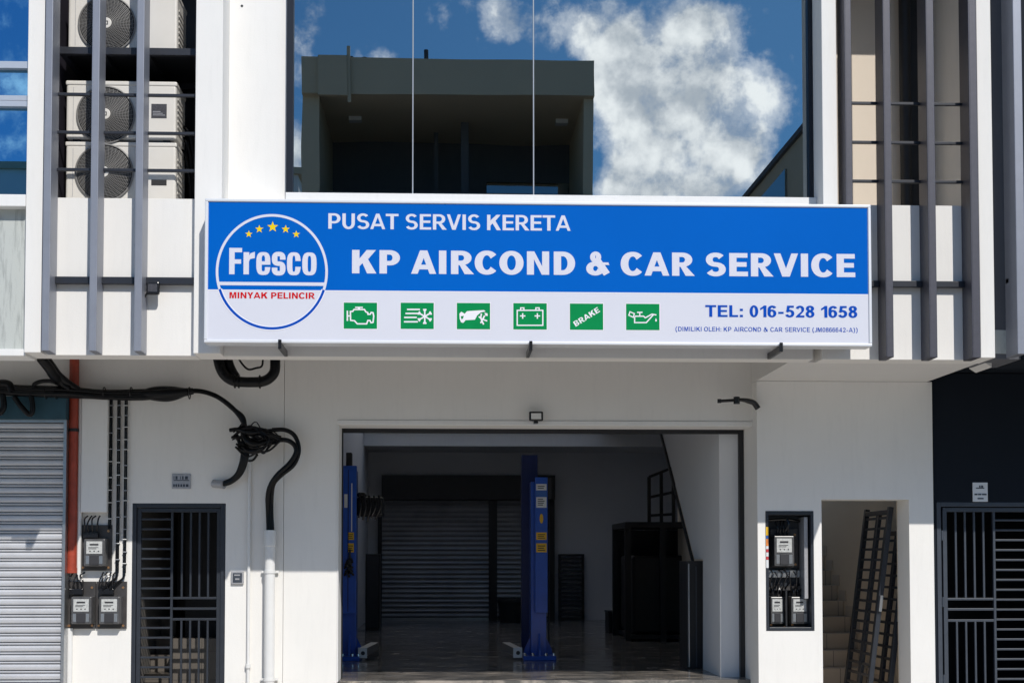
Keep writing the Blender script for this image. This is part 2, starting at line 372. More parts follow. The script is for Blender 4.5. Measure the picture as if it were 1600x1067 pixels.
def glyph(ch, s, h, k=1.0):
    """returns (width, [piece, ...]); a piece is [outer, hole, ...]"""
    d = s * 1.08
    if ch == 'I': return s, [[RC(0, 0, s, 1)]]
    if ch == 'T': w = WO(ch, .62 * k + s * .35); return w, [[[(0, 1), (0, 1 - h), (w / 2 - s / 2, 1 - h), (w / 2 - s / 2, 0), (w / 2 + s / 2, 0), (w / 2 + s / 2, 1 - h), (w, 1 - h), (w, 1)]]]
    if ch == 'L': w = WO(ch, .46 * k + s * .5); return w, [[[(0, 0), (w, 0), (w, h), (s, h), (s, 1), (0, 1)]]]
    if ch == 'E': w = WO(ch, .52 * k + s * .5); return w, [[[(0, 0), (w, 0), (w, h), (s, h), (s, .51 - h / 2), (w * .93, .51 - h / 2), (w * .93, .51 + h / 2), (s, .51 + h / 2), (s, 1 - h), (w * .98, 1 - h), (w * .98, 1), (0, 1)]]]
    if ch == 'H': w = WO(ch, .58 * k + s * .6); return w, [[[(0, 0), (s, 0), (s, .5 - h / 2), (w - s, .5 - h / 2), (w - s, 0), (w, 0), (w, 1), (w - s, 1), (w - s, .5 + h / 2), (s, .5 + h / 2), (s, 1), (0, 1)]]]
    if ch == 'A':
        w = WO(ch, .66 * k + s * .80); d = s * .88; a = d * .56; c = .19
        f = w / 2 - a; o = [(0, 0), (d, 0), (d + c * f, c), (w - d - c * f, c), (w - d, 0), (w, 0), (w / 2 + a, 1), (w / 2 - a, 1)]
        y1 = c + h; hole = [(d + y1 * f, y1), (w - d - y1 * f, y1), (w / 2, min(.93, (w / 2 - d) / f))]
        return w, [[o, hole]]
    if ch == 'V':
        w = WO(ch, .62 * k + s * .75); d = s * .92; a = d * .56; f = w / 2 - a; yi = 1 - (w / 2 - d) / f
        return w, [[[(0, 1), (w / 2 - a, 0), (w / 2 + a, 0), (w, 1), (w - d, 1), (w / 2, max(.1, yi)), (d, 1)]]]
    if ch == 'K':
        w = WO(ch, .60 * k + s * .8)
        return w, [[[(0, 0), (s, 0), (s, .30), (s + .12 * k, .44), (w - 1.25 * s, 0), (w, 0), (s + .16 * k + s * .62, .605), (w - .02, 1), (w - 1.32 * s, 1), (s, .63), (s, 1), (0, 1)]]]
    if ch == 'N': w = WO(ch, .58 * k + s * .65); return w, [[[(0, 0), (s * .95, 0), (s * .95, .66), (w - s, 0), (w, 0), (w, 1), (w - s * .95, 1), (w - s * .95, .36), (s, 1), (0, 1)]]]
    if ch == 'M': w = WO(ch, .68 * k + s * .7); return w, [[[(0, 0), (s * .9, 0), (s * .9, .78), (w / 2 - s * .45, 0), (w / 2 + s * .45, 0), (w - s * .9, .78), (w - s * .9, 0), (w, 0), (w, 1), (w - s * 1.4, 1), (w / 2, .32), (s * 1.4, 1), (0, 1)]]]
    if ch == 'Y': w = WO(ch, .58 * k + s * .75); return w, [[[(w / 2 - s / 2, 0), (w / 2 + s / 2, 0), (w / 2 + s / 2, .42), (w, 1), (w - d * 1.12, 1), (w / 2, .6), (d * 1.12, 1), (0, 1), (w / 2 - s / 2, .42)]]]
    if ch == 'O': w = WO(ch, .70 * k + s * .55); return w, [[arc(w / 2, .5, w / 2, .515, 0, 350, 36), arc(w / 2, .5, w / 2 - s * 1.05, .515 - h, 0, 350, 36)]]
    if ch == '0': w = WO(ch, .50 * k + s * .25); return w, [[arc(w / 2, .5, w / 2, .51, 0, 350, 36), arc(w / 2, .5, w / 2 - s, .51 - h, 0, 350, 36)]]
    if ch == 'C':
        w = WO(ch, .68 * k + s * .5); return w * .94, [stroke(arc(w / 2, .5, w / 2 - s / 2, .515 - h / 2, 38, 322, 34), s * 1.05, h)]
    if ch == 'D':
        w = WO(ch, .60 * k + s * .6); x = w * .42
        return w, [[[(0, 0), (x, 0)] + arc(x, .5, w - x, .5, -90, 90, 22) + [(0, 1)], [(s, h), (x, h)] + arc(x, .5, w - x - s * 1.03, .5 - h, -90, 90, 22) + [(s, 1 - h)]]]
    if ch in 'PR':
        w = WO(ch, (.56 if ch == 'P' else .64) * k + s * .5); wb = w if ch == 'P' else w * .91; x = wb * .5; yb = .385 if ch == 'R' else .35; r = (1 - yb) / 2
        bowl = arc(x, 1 - r, wb - x, r, -90, 90, 18); hole = [(s, yb + h * .95), (x, yb + h * .95)] + arc(x, 1 - r, wb - x - s, r - h * .95, -90, 90, 16) + [(s, 1 - h * .95)]
        if ch == 'P': return w, [[[(0, 0), (s, 0), (s, yb)] + bowl + [(0, 1)], hole]]
        bowl = arc(x, 1 - r, wb - x, r, -68, 90, 18)
        return w, [[[(0, 0), (s, 0), (s, yb), (max(s + .05, x - s * .25), yb), (w - 1.2 * s, 0), (w + .02, 0)] + bowl + [(0, 1)], hole]]
    if ch == 'B':
        w = WO(ch, .56 * k + s * .55); x = w * .5; ym = .53
        o = [(0, 0), (x, 0)] + arc(x, ym / 2, w - x, ym / 2, -90, 80, 14) + arc(x, (1 + ym) / 2, (w - x) * .93, (1 - ym) / 2, -78, 90, 14) + [(0, 1)]
        hh = h * .9
        return w, [[o, [(s, hh), (x, hh)] + arc(x, ym / 2 - .0, w - x - s, ym / 2 - hh, -90, 90, 12) + [(s, ym - hh)], [(s, ym + hh * .15), (x, ym + hh * .15)] + arc(x, (1 + ym + hh * .15 - hh) / 2, (w - x) * .93 - s, (1 - hh - ym - hh * .15) / 2, -90, 90, 12) + [(s, 1 - hh)]]]
    if ch == 'U':
        w = WO(ch, .56 * k + s * .6); ro = w / 2
        return w, [[[(0, 1)] + arc(w / 2, .38, w / 2, .395, 180, 360, 22) + [(w, 1), (w - s, 1)] + arc(w / 2, .38, w / 2 - s, .395 - h, 360, 180, 22) + [(s, 1)]]]
    if ch == 'J':
        w = WO(ch, .40 * k + s * .5); return w, [stroke([(w - s / 2, 1), (w - s / 2, .6)] + arc(w / 2, .28, w / 2 - s / 2, .29 - h / 2, 0, -165, 16), s, h)]
    if ch == 'S':
        w = WO(ch, .58 * k + s * .5); ry = (.515 - h / 2) / 2
        p = arc(w / 2, .5 + ry, w / 2 - s / 2 - .015, ry, 28, 255, 20) + arc(w / 2, .5 - ry, w / 2 - s / 2, ry, 75, -158, 20)
        return w, [stroke(p, s * .95, h * .96)]
    if ch == '1': w = WO(ch, .36 * k + s * .2); return w, [[[(w - s, 0), (w, 0), (w, 1), (w - s * .85, 1), (w - s * 1.25, .90), (0, .77), (0, .77 - h * 1.05), (w - s, .755)]]]
    if ch == '2':
        w = WO(ch, .50 * k + s * .3)
        return w, [[[(0, 0), (w, 0), (w, h), (s * 1.35, h)] + [(w * .72, .36), (w * .93, .53)] + arc(w / 2, .71, w / 2 - .01, .295, -20, 165, 18) + [(s * .98, .70)] + arc(w / 2, .71, w / 2 - s, .295 - h, 160, -10, 14) + [(w * .66, .52), (w * .25, .25), (.04, .11)]]]
    if ch == '4':
        w = WO(ch, .52 * k + s * .3); x = w * .82
        return w, [[[(x - s, 0), (x, 0), (x, .22), (w, .22), (w, .22 + h), (x, .22 + h), (x, 1), (x - s * .9, 1), (0, .24 + h), (0, .22), (x - s, .22)], [(s * .9, .22 + h), (x - s, .22 + h), (x - s, .74)]]]
    if ch == '5':
        w = WO(ch, .50 * k + s * .3)
        p = arc(w / 2 - .02, .325, w / 2 - s / 2 + .02, .33 - h / 2, -160, 148, 22)
        return w, [stroke(p, s, h), [[(w * .08, .47), (w * .08 + s * .9, .52), (w * .17 + s * .9, 1 - h), (w * .94, 1 - h), (w * .94, 1), (w * .18, 1)]]]
    if ch == '6':
        w = WO(ch, .50 * k + s * .3)
        return w, [[arc(w / 2, .325, w / 2, .335, 0, 350, 28), arc(w / 2, .325, w / 2 - s, .335 - h * .9, 0, 350, 28)],
                   stroke([(s / 2, .36), (s / 2 + .004, .56)] + arc(w / 2 + .02, .66, w / 2 - s / 2 + .015, .34 - h / 2, 165, 30, 14), s, h)]
    if ch == '8':
        w = WO(ch, .50 * k + s * .3)
        return w, [[arc(w / 2, .285, w / 2, .295, 0, 350, 28), arc(w / 2, .285, w / 2 - s, .295 - h * .9, 0, 350, 28)], [arc(w / 2, .755, w / 2 * .93, .255, 0, 350, 28), arc(w / 2, .755, w / 2 * .93 - s, .255 - h * .9, 0, 350, 28)]]
    if ch == '&':
        w = WO(ch, .74 * k + s * .55); cx_ = w * .40
        return w, [[arc(cx_, .775, w * .235, .24, 0, 350, 26), arc(cx_, .775, w * .235 - s * .80, .24 - h * .8, 0, 350, 26)],
                   [arc(w * .385, .285, w * .385, .30, 55, 352, 30) + [(w * .60, .30)] + arc(w * .385, .285, w * .385 - s * .95, .30 - h * .95, -8, 62, 6)[:1] + arc(w * .385, .285, w * .385 - s * .95, .30 - h * .95, 350, 62, 26)],
                   [[(w * .205, .70), (w * .205 + s * 1.15, .76), (w, .12), (w - s * .80, -.02)]],
                   [[(w * .66, .44), (w * .98, .44), (w * .94, .55), (w * .62, .55)]]]
    if ch == ':': return s, [[RC(0, 0, s, s * .95)], [RC(0, .52, s, .52 + s * .95)]]
    if ch == '-': w = WO(ch, .30 * k + s * .2); return w, [[RC(0, .30, w, .30 + h)]]
    if ch == '(': w = WO(ch, .17 * k + s); return w, [stroke([(w - s * .3, 1.03), (s * .62, .72), (s * .5, .42), (s * .62, .1), (w - s * .3, -.22)], s, h)]
    if ch == ')': w = WO(ch, .17 * k + s); return w, [stroke([(s * .3, 1.03), (w - s * .62, .72), (w - s * .5, .42), (w - s * .62, .1), (s * .3, -.22)], s, h)]
    # condensed heavy lower case of the wordmark (x-height .82)
    if ch == 'F': w = .50; return w, [[[(0, 0), (s, 0), (s, .40), (w * .93, .40), (w * .93, .40 + h), (s, .40 + h), (s, 1 - h), (w, 1 - h), (w, 1), (0, 1)]]]
    if ch == 'r': w = .44; return w, [[[(0, 0), (s, 0), (s, .48), (s + .04, .58), (w, .62), (w, .86), (s + .06, .80), (s + .01, .72), (s + .01, .84), (0, .84)]]]
    xh = .85
    if ch == 'o': w = .56; return w, [[arc(w / 2, xh / 2 - .01, w / 2, xh / 2 + .01, 0, 350, 30, 3), arc(w / 2, xh / 2 - .01, w / 2 - s, xh / 2 - .12, 0, 350, 24, 3.4)]]
    if ch == 'e':
        w = .55; o = [(w, .37), (s, .37), (s, .22)] + arc(w / 2, .22, w / 2 - s, .10, 180, 360, 8, 3) + [(w - s, .28), (w, .28)] + arc(w / 2, xh / 2 - .01, w / 2, xh / 2 + .01, -22, -358, 34, 3)
        return w, [[o, [(s, .50), (w - s, .50), (w - s, .64), (w - s - .03, .72), (s + .03, .72), (s, .64)]]]
    if ch == 'c':
        w = .54
        return w, [[[(w, .30), (w - s, .30)] + arc(w / 2, xh / 2 - .01, w / 2 - s, xh / 2 - .12, -20, -340, 24, 3.4) + [(w - s, .52), (w, .52)] + arc(w / 2, xh / 2 - .01, w / 2, xh / 2 + .01, 30, 330, 34, 3)]]
    if ch == 's':
        w = .53; ry = (xh + .02 - .14) / 4
        return w, [stroke(arc(w / 2, xh / 2 - .01 + ry + .0, w / 2 - s / 2, ry, -5, 262, 22, 2.8) + arc(w / 2, xh / 2 - .01 - ry, w / 2 - s / 2, ry, 82, -185, 22, 2.8), s * 1.02, .17)]
    raise KeyError(ch)
def bearing(ch, right):
    if ch in 'AVYTJ': return .02
    if ch in 'OCS0689&25': return .045 if not (ch == 'C' and right) else .035
    if ch in 'KRXLE1' and right: return .03 if ch != 'R' else .01
    if ch == 'P' and right: return .04
    if ch in 'DB' and right: return .05
    return .095
def layout(text, s, h, k=1.0, gap=1.0, space=.30):
    x = 0; out = []
    for i, ch in enumerate(text):
        if ch == ' ': x += space; continue
        w, pcs = glyph(ch, s, h, k); prev = text[i - 1] if i else ' '
        if prev != ' ': x += gap * (bearing(prev, True) + bearing(ch, False))
        out.append((x, pcs)); x += w
    return x, out
def letters(mb, text, p0, p1, capz, Y, s, h, k=1.0, gap=.8, space=.30):
    """text from world (x,z) p0 along baseline to p1, cap height capz, on plane Y facing -y"""
    tot, lay = layout(text, s, h, k, gap, space)
    dx, dz = p1[0] - p0[0], p1[1] - p0[1]; ln = math.hypot(dx, dz); ux, uz = dx / ln, dz / ln; fx = ln / tot
    for gx, pcs in lay:
        for i, pc in enumerate(pcs):
            cs = [[(p0[0] + ux * (gx + q[0]) * fx - uz * q[1] * capz, p0[1] + uz * (gx + q[0]) * fx + ux * q[1] * capz) for q in c] for c in pc]
            mb.flat(cs, Y - i * .0003)

# ------------------------------------------------------------------ setting
YP, YF, YN, YG, YS, YB = 11.70, 11.60, 11.82, 13.55, 13.35, 26.8     # pier front, fin front, panel, garage wall, stair wall, rear wall
FL = .33                                                              # garage floor level
MB().box(-300, 300, -300, 300, -1.2, -.17).obj('ground', M['grassland']); bpy.data.objects['ground']['kind'] = 'structure'
MB().box(-120, 120, -14, 8.6, -.166, -.16).obj('road', M['concrete']); bpy.data.objects['road']['kind'] = 'structure'
MB().box(-40, 40, 8.6, 13.9, -.166, -.0).obj('pavement', M['concrete'], bevel=.01); bpy.data.objects['pavement']['kind'] = 'structure'

# ------------------------------------------------------------------ main building
XI0, XI1, WY0, WY1 = -1.55, 2.87, 19.6, 25.2   # garage side walls; unseen light shaft added to brighten the garage
ZB = 3.345                                     # underside of the overhang
b = thing('shophouse', 'white shophouse with open garage bay, tall mirrored window and blue and white signboard', 'building', (0.6, 13.0, 0))
XL, XR, XG, XC = -3.65, 4.87, xx(527, YG, 850), xx(1184, YS, 850)    # outer left, outer right, garage door left and right
# lower front wall with the gate opening
gx0, gx1, gz1 = xx(206, YG, 900), xx(352, YG, 900), zz(786, YG, 280)
lw = MB(); x_j = xx(444, YG)
lw.box(xx(105, YG, 800), gx0, YG, YG + .38, 0, 3.9).box(gx1, x_j, YG, YG + .38, 0, 3.9).box(gx0, gx1, YG, YG + .38, gz1, 3.9)
lw.obj('front_wall', M['white'], b)
zl = zz(657, YG, 850)
MB().box(x_j + .004, XG, YG + .006, YG + .38, 0, zl).box(x_j + .004, XC, YG + .006, YG + .38, zl, 3.9).obj('lintel_wall', M['white'], b)
# door lining (white bead round the opening), guide rail
MB().box(XG + .0, XC, YG - .004, YG + .38, zl - .05, zl - .002).box(XG + .001, XG + .012, YG - .004, YG + .38, FL, zl - .052).obj('door_lining', M['white2'], b, bevel=.004)
MB().box(XC - .05, XC - .003, YG + .395, YG + .46, FL, zl).box(XG + .003, XG + .022, YG + .395, YG + .46, FL, zl).box(XG + .024, XC - .052, YG + .395, YG + .46, zl - .09, zl + .1).obj('guide_rail', M['dark'], b)
# stair wall: piers round stair opening and meter niche
sx0, sx1, sz1 = xx(1284.5, YS, 900), xx(1421.5, YS, 900), zz(780, YS, 1350)
nx0, nx1, nz0, nz1 = xx(1196.5, YS, 890), xx(1271.8, YS, 890), zz(985, YS, 1234), zz(798, YS, 1234)
XE = xx(1458.5, YS, 800)
sw = MB().box(XC, nx0, YS, YS + .35, 0, ZB).box(nx0, nx1, YS, YS + .35, nz1, ZB).box(nx0, nx1, YS, YS + .35, 0, nz0).box(nx1, sx0, YS, YS + .35, 0, ZB)
sw.box(sx0, sx1, YS, YS + .35, sz1, ZB).box(sx1, XE, YS, YS + .35, 0, ZB)
sw.box(XC, XC + .12, YS + .35, YG + .40, 0, 3.9)
sw.obj('stair_wall', M['white'], b)
# overhang: beam, soffit box, ceiling recess
ov = MB().box(xx(346.5, YP, 300) + .001, 3.28, 11.86, 12.06, ZB, 4.72)
ov.obj('fascia_beam', M['white'], b, bevel=.004)
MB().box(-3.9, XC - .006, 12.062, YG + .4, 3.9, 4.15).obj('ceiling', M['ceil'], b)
MB().box(XC - .005, XR - .01, 12.062, YS + .9, ZB + .003, 4.15).obj('soffit', M['soffit'], b, bevel=.004)
# piers
def pier(a, c, y1, z0, ytop=YP, name='pier', x0=None, x1=None, z1=9.6):
    return MB().box(xx(a, YP, 300) if x0 is None else x0, xx(c, YP, 300) if x1 is None else x1, ytop, y1, z0, z1).obj(name, M['white'], b, bevel=.006)
pier(40.5, 67, 12.06, ZB, x0=XL); pier(40.5, 67, 12.95, 4.4, ytop=12.061, x0=XL)
pA = xx(304, YP, 300); pB = xx(346.5, YP, 300)
MB().box(pA, pB, YP, 12.06, ZB, 9.6).box(pA, pB, 12.061, 12.95, 4.4, 9.6).obj('pier', M['white'], b, bevel=.006)
MB().box(pB + .001, xx(447.3, 12.04, 200), 12.04, 12.2, 4.4, 9.6).obj('window_wall', M['white'], b)
pC, pD = xx(1285, YP, 200), xx(1308, YP, 200)
MB().box(pC, pD, YP, 12.8, 4.4, 9.6).obj('pier', M['white'], b, bevel=.006)
pE = xx(1529, YP, 300)
MB().box(pE, XR, YP, 12.06, ZB, 7.6).box(pE, XR, 12.061, 12.8, 4.4, 7.6).obj('pier', M['white'], b, bevel=.006)
# spandrel panels below the niches (front recessed behind the piers)
npz = zz(310, YN, 200)
MB().box(xx(67, YP, 300), pA - .001, YN, 12.06, ZB - .004, npz).obj('spandrel_panel', M['white'], b, bevel=.004)
npz2 = zz(321, YN, 1420)
MB().box(pD - .12, pE - .001, YN, 12.06, ZB - .004, npz2).obj('spandrel_panel', M['white'], b, bevel=.004)
# niches
MB().box(xx(67, YP, 300) + .0, xx(67, YP, 300) + .006, 12.064, 12.95, 4.741, 9.6).obj('niche_dark_sheet', M['purple'], b)  # added sheet paints shade over the white inner side of the pier
MB().box(XL + .002, pB, 12.952, 13.1, 4.15, 9.6).obj('niche_wall', M['dark'], b)  # shade behind the air conditioners put into the wall's dark colour
MB().box(xx(67, YP, 300), pA, 12.062, 12.95, 4.6, 4.74).obj('niche_floor', M['soffit'], b)
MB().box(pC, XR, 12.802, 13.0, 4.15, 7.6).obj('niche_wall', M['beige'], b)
MB().box(pD, pE, 12.062, 12.80, 4.6, 4.70).obj('niche_floor', M['soffit'], b)
MB().box(xx(67, YP, 300) + .002, pA - .002, YP + .05, 12.3, 7.55, 9.6).box(pD + .002, pE - .002, YP + .05, 12.3, 7.45, 7.6).box(pB + .002, pC - .002, 12.2, 12.5, 8.3, 9.6).obj('head_beam', M['white'], b)
dp = MB(); xd = xx(1413, 12.74, 200); dp.tube([(xd, 12.70, 4.7), (xd, 12.70, 7.58)], .055, 14); dp.box(xd - .2 + .26, xd + .21, 12.77, 12.80, 4.7, 7.58); dp.obj('niche_pipe', M['dark'], b, smooth=True)
# big window
gz0 = zz(309, 12.0, 850); gxl, gxr = xx(458, 12.0, 200), xx(1263, 12.0, 200)
wn = MB().box(xx(447.5, 11.99, 200), gxl, 11.99, 12.10, gz0, 8.3).box(gxr, xx(1275.5, 11.99, 200), 11.99, 12.10, gz0, 8.3).box(gxl, gxr, 12.0, 12.02, gz0, gz0 + .012).box(gxl, gxr, 12.0, 12.1, 8.22, 8.3).obj('window', M['frameblue'], b, bevel=.004)
j1, j2 = xx(645, 12.0, 200), xx(834, 12.0, 200)
for (p, q) in ((gxl, j1 - .006), (j1 + .006, j2 - .006), (j2 + .006, gxr)):
    MB().box(p, q, 12.03, 12.042, gz0, 8.3).obj('pane', M['glass'], wn)
MB().box(j1 - .005, j1 + .005, 12.026, 12.04, gz0, 8.3).box(j2 - .005, j2 + .005, 12.026, 12.04, gz0, 8.3).obj('glazing_joint', M['joint'], wn)
MB().box(xx(446, 11.9, 300), pC - .001, 11.90, 12.2, 4.725, gz0 - .001).obj('sill', M['white2'], wn, bevel=.004)
wh = at(378, 10, 12.04); MB().disc((wh.x, wh.z), .012, 12.0385, 12, .001).obj('weep_hole', M['dark'], b)
# upper room and shell; unseen rear shaped to let daylight onto the stairs
MB().box(pB, pC, 13.102, 13.2, 4.2, 9.6).obj('room_back_wall', M['garagewall'], b)
MB().box(XL, 3.419, 11.75, 14.4, 9.602, 9.8).box(XL, 3.66, 14.401, WY0 - .1, 9.602, 9.8).box(XL, XI0 - .1, WY0 - .1, 27.2, 9.602, 9.8).box(XI1 + .1, 3.66, WY0 - .1, 27.2, 9.602, 9.8).box(XI0 - .1, XI1 + .1, WY1 + .1, 27.2, 9.602, 9.8).box(3.42, XR, 11.75, 14.4, 7.602, 7.72).obj('roof', M['white2'], b)
MB().box(XL, XL + .14, 13.102, 27.2, 3.91, 9.6).box(XR - .14, XR, 13.102, 14.29, 3.91, 7.6).box(3.56, XR, 14.3, 14.4, 4.16, 7.6).box(3.42, 3.55, 12.81, 14.4, 4.31, 9.6).box(3.56, 3.66, 14.401, 27.2, 4.31, 9.6).box(XL + .142, 3.55, YG + .42, WY0 - .11, 4.151, 4.3).box(XL + .142, 3.55, 27.0, 27.2, 4.15, 9.6).obj('upper_shell', M['white2'], b)

# fins and rails
def fin(a, m, zb, side, yf=YF):
    """a: px of the fin's outer-facing front edge pair"""
    x0, x1 = xx(a[0], yf, 300), xx(a[1], yf, 300)
    ft = 9.4 if side > 0 else 7.55
    f = MB().box(x0, x1, yf, YN - .003, zb, ft).obj('louvre_fin', m, b, bevel=.005)
    MB().box(x0 + .012, x1 - .012, yf - .002, yf, zb + .004, ft - .02).obj('face_strip', m, f)
    return x0, x1
zf = zz(548, YF, 70)
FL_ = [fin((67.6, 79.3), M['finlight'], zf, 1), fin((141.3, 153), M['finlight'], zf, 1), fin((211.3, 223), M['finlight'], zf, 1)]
zf2 = zz(558.5, YF, 1460)
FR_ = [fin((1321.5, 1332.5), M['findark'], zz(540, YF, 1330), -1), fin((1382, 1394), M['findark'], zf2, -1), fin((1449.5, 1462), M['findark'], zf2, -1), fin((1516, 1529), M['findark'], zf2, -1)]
def rails(fs, xend0, xend1, y, pys, px, yr, hgt):
    xs = [xend0] + [v for f in fs for v in f] + [xend1]
    for py in pys:
        z = zz(py, yr, px); m = MB()
        for i in range(0, len(xs), 2):
            if xs[i + 1] - xs[i] > .02: m.box(xs[i] + .001, xs[i + 1] - .001, yr, yr + y, z - hgt / 2, z + hgt / 2)
        m.obj('cross_rail', M['rail'], b, bevel=.004)
rails(FL_, FL_[0][0], pA + .0, .03, (148, 207.3, 265.5), 180, 11.765, .026)
rails(FL_, FL_[0][0], pA + .0, .05, (438,), 180, 11.755, .062)
rails(FR_, FR_[0][0], FR_[3][1], .03, (162, 223, 283.5), 1420, 11.765, .026)
rails(FR_, FR_[0][0], FR_[3][1], .05, (443.5,), 1420, 11.755, .055)

# gates ------------------------------------------------------------
def gate(px, py, Y, m, cols_left, name_dx=0):
    """px: frame left,right; leaf left,right, divider; hbars on one side, vbars on the other"""
    fl, fr, ll, lr, dv = px; top, ltop, r0, r1, r2, y0h, ph = py
    z = lambda p: zz(p, Y, (fl + fr) / 2); x = lambda p: xx(p, Y, 900)
    zt, zlt = z(top), z(ltop); g = MB()
    fw = .045
    g.box(x(fl), x(fl) + fw, Y - .02, Y + .05, .02, zt).box(x(fr) - fw, x(fr), Y - .02, Y + .05, .02, zt).box(x(fl) + fw, x(fr) - fw, Y - .02, Y + .05, zt - fw, zt)
    go = g.obj('gate', m, b, bevel=.004)
    lf = MB(); xl, xr, xd = x(ll), x(lr), x(dv); w = .042; zb = .06
    lf.box(xl, xl + w, Y, Y + .04, zb, zlt).box(xr - w, xr, Y, Y + .04, zb, zlt).box(xl + w, xr - w, Y, Y + .04, zlt - w, zlt).box(xl + w, xr - w, Y, Y + .04, zb, zb + w)
    lf.box(xd - .012, xd + .012, Y + .004, Y + .036, zb + w, zlt - w)
    lf.obj('leaf_frame', m, go, bevel=.003)
    a, c = (xl + w, xd - .012) if cols_left else (xd + .012, xr - w)      # side of the horizontal bars
    p, q = (xd + .012, xr - w) if cols_left else (xl + w, xd - .012)
    hb = MB(); py_ = y0h
    while True:
        zz_ = z(py_)
        if zz_ < zb + w + .03: break
        hb.box(a, c, Y + .008, Y + .032, zz_ - .010, zz_ + .010); py_ += ph
    for rr in (r0, r1, r2): hb.box(p, q, Y + .006, Y + .034, z(rr) - .012, z(rr) + .012)
    for i in range(1, 5):
        xc = p + (q - p) * i / 5
        hb.box(xc - .010, xc + .010, Y + .009, Y + .031, z(r0) + .012, zlt - w).box(xc - .010, xc + .010, Y + .009, Y + .031, zb + w, z(r2) - .012)
    hb.obj('grille', m, go, bevel=.003)
    for zh in (zlt - .28, zlt - .95, .35):
        hx = x(ll) - .012; MB().tube([(hx, Y - .012, zh - .05), (hx, Y - .012, zh + .05)], .010, 10).obj('hinge', m, go, smooth=True)
    return go
gate((206, 352, 213.5, 345, 268), (786, 793.5, 934, 950.5, 967, 811, 15.4), YG + .02, M['gate'], True)
# lobby behind the left gate
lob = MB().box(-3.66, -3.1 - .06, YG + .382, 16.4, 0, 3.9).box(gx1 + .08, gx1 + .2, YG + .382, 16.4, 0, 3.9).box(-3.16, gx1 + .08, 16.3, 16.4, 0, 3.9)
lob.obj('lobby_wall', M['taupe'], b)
st = MB(); xa, xb2 = -3.155, xx(268, 14.2)
for i in range(5): st.box(xa, xb2 + .02 - i * .03, 14.0 + i * .26, 16.29, .18 * i + .002, .18 * (i + 1))
st.obj('lobby_steps', M['darktile'], b)
MB().box(xb2 + .03, gx1 + .078, 14.2, 14.4, .002, zz(997, 14.2, 310)).obj('tiled_wall_foot', M['darktile'], b)  # tiled wall, cut off where its sunlit part ends
MB().box(xb2 - .16, xb2 - .05, 15.4, 15.5, 1.0, 3.0).obj('inner_post', M['dark'], b)
MB().box(xb2 + .03, gx1 + .078, 14.9, 14.95, .002, 3.0).obj('lobby_shade_sheet', M['dark'], b)  # dark sheet painted in for the shaded upper part of the tiled wall

# garage interior ---------------------------------------------------
gi = MB().box(XI0 - .1, XI0, YG + .39, YB, 0, 4.0).box(XI0 - .1, 4.72, YB, YB + .15, 0, 4.0)
gi.box(XI0, XG - .012, YG + .385, YG + .45, 0, 4.0)
gi.obj('garage_wall', M['garagewall'], b)
MB().box(XI0, 3.54, YG + .47, WY0, 4.0, 4.14).box(XI0, 4.7, WY1, YB, 4.0, 4.14).box(XI1, 3.54, WY0, 20.5, 4.0, 4.14).box(XI1, 4.7, 20.5, WY1, 4.0, 4.14).obj('garage_ceiling', M['garagewall'], b)
MB().box(XI0 - .1, XI1 + .1, WY0 - .1, WY0, 4.141, 9.6).box(XI0 - .1, XI1 + .1, WY1, WY1 + .1, 4.141, 9.6).box(XI0 - .1, XI0, WY0, WY1, 4.001, 9.6).box(XI1, XI1 + .1, WY0, WY1, 4.141, 9.6).obj('added_light_shaft', M['white2'], b)  # unseen shaft with white walls, added to bring daylight into the garage
bz = zz(697, 25.3, 800)
MB().box(XI0 + .001, 4.7, 25.3, YB - .001, bz, 3.999).obj('bulkhead', M['white2'], b)
MB().box(XI0, 3.54, YG + .39, YB, -.1, FL).box(3.54, 4.75, 20.51, YB, -.1, FL).box(XG + .013, XC - .001, YS + .36, YG + .389, -.1, FL).obj('garage_floor', M['floor'], b)
# spandrel wall under the flight of stairs, with its sloping lower edge
P = lambda px, py: (atX(px, py, XI1).y, atX(px, py, XI1).z)
a1, a2, a3, a4 = P(1098.3, 1040), P(1098.3, 873), P(1085, 873), P(1034, 672)
sl = (a4[1] - a3[1]) / (a4[0] - a3[0]); yt = a4[0] + (3.99 - a4[1]) / sl
MB().prism([(YG + .487, FL + .001), (a1[0], FL + .001), a2, a3, (yt, 3.99), (YG + .487, 3.99)], 0, XI1, XI1 + .11).obj('stair_spandrel', M['garagewall'], b)
MB().box(XI1 - .0, XC - .001, YG + .465, YG + .485, FL, 3.99).obj('return_wall', M['garagewall'], b)
MB().prism([(a3[0] - .06, a3[1] - .06), (a3[0] + .05, a3[1] - .02), (yt + .06, 3.97), (yt - .0, 3.98)], 0, XI1 - .03, XI1 - .002).obj('stringer', M['dark'], b)
MB().prism([(a2[0], a2[1]), (a2[0], a2[1] + .16), (yt - .5, 3.99), (yt, 3.99), (a3[0], a3[1])], 0, XI1 + .112, 3.54).obj('stair_slab', M['garagewall'], b)
MB().box(4.72, 4.86, 20.51, YB, 0, 4.0).box(XI1 + .112, 3.66, 15.2, 15.3, 0, a2[1]).obj('garage_wall', M['garagewall'], b)
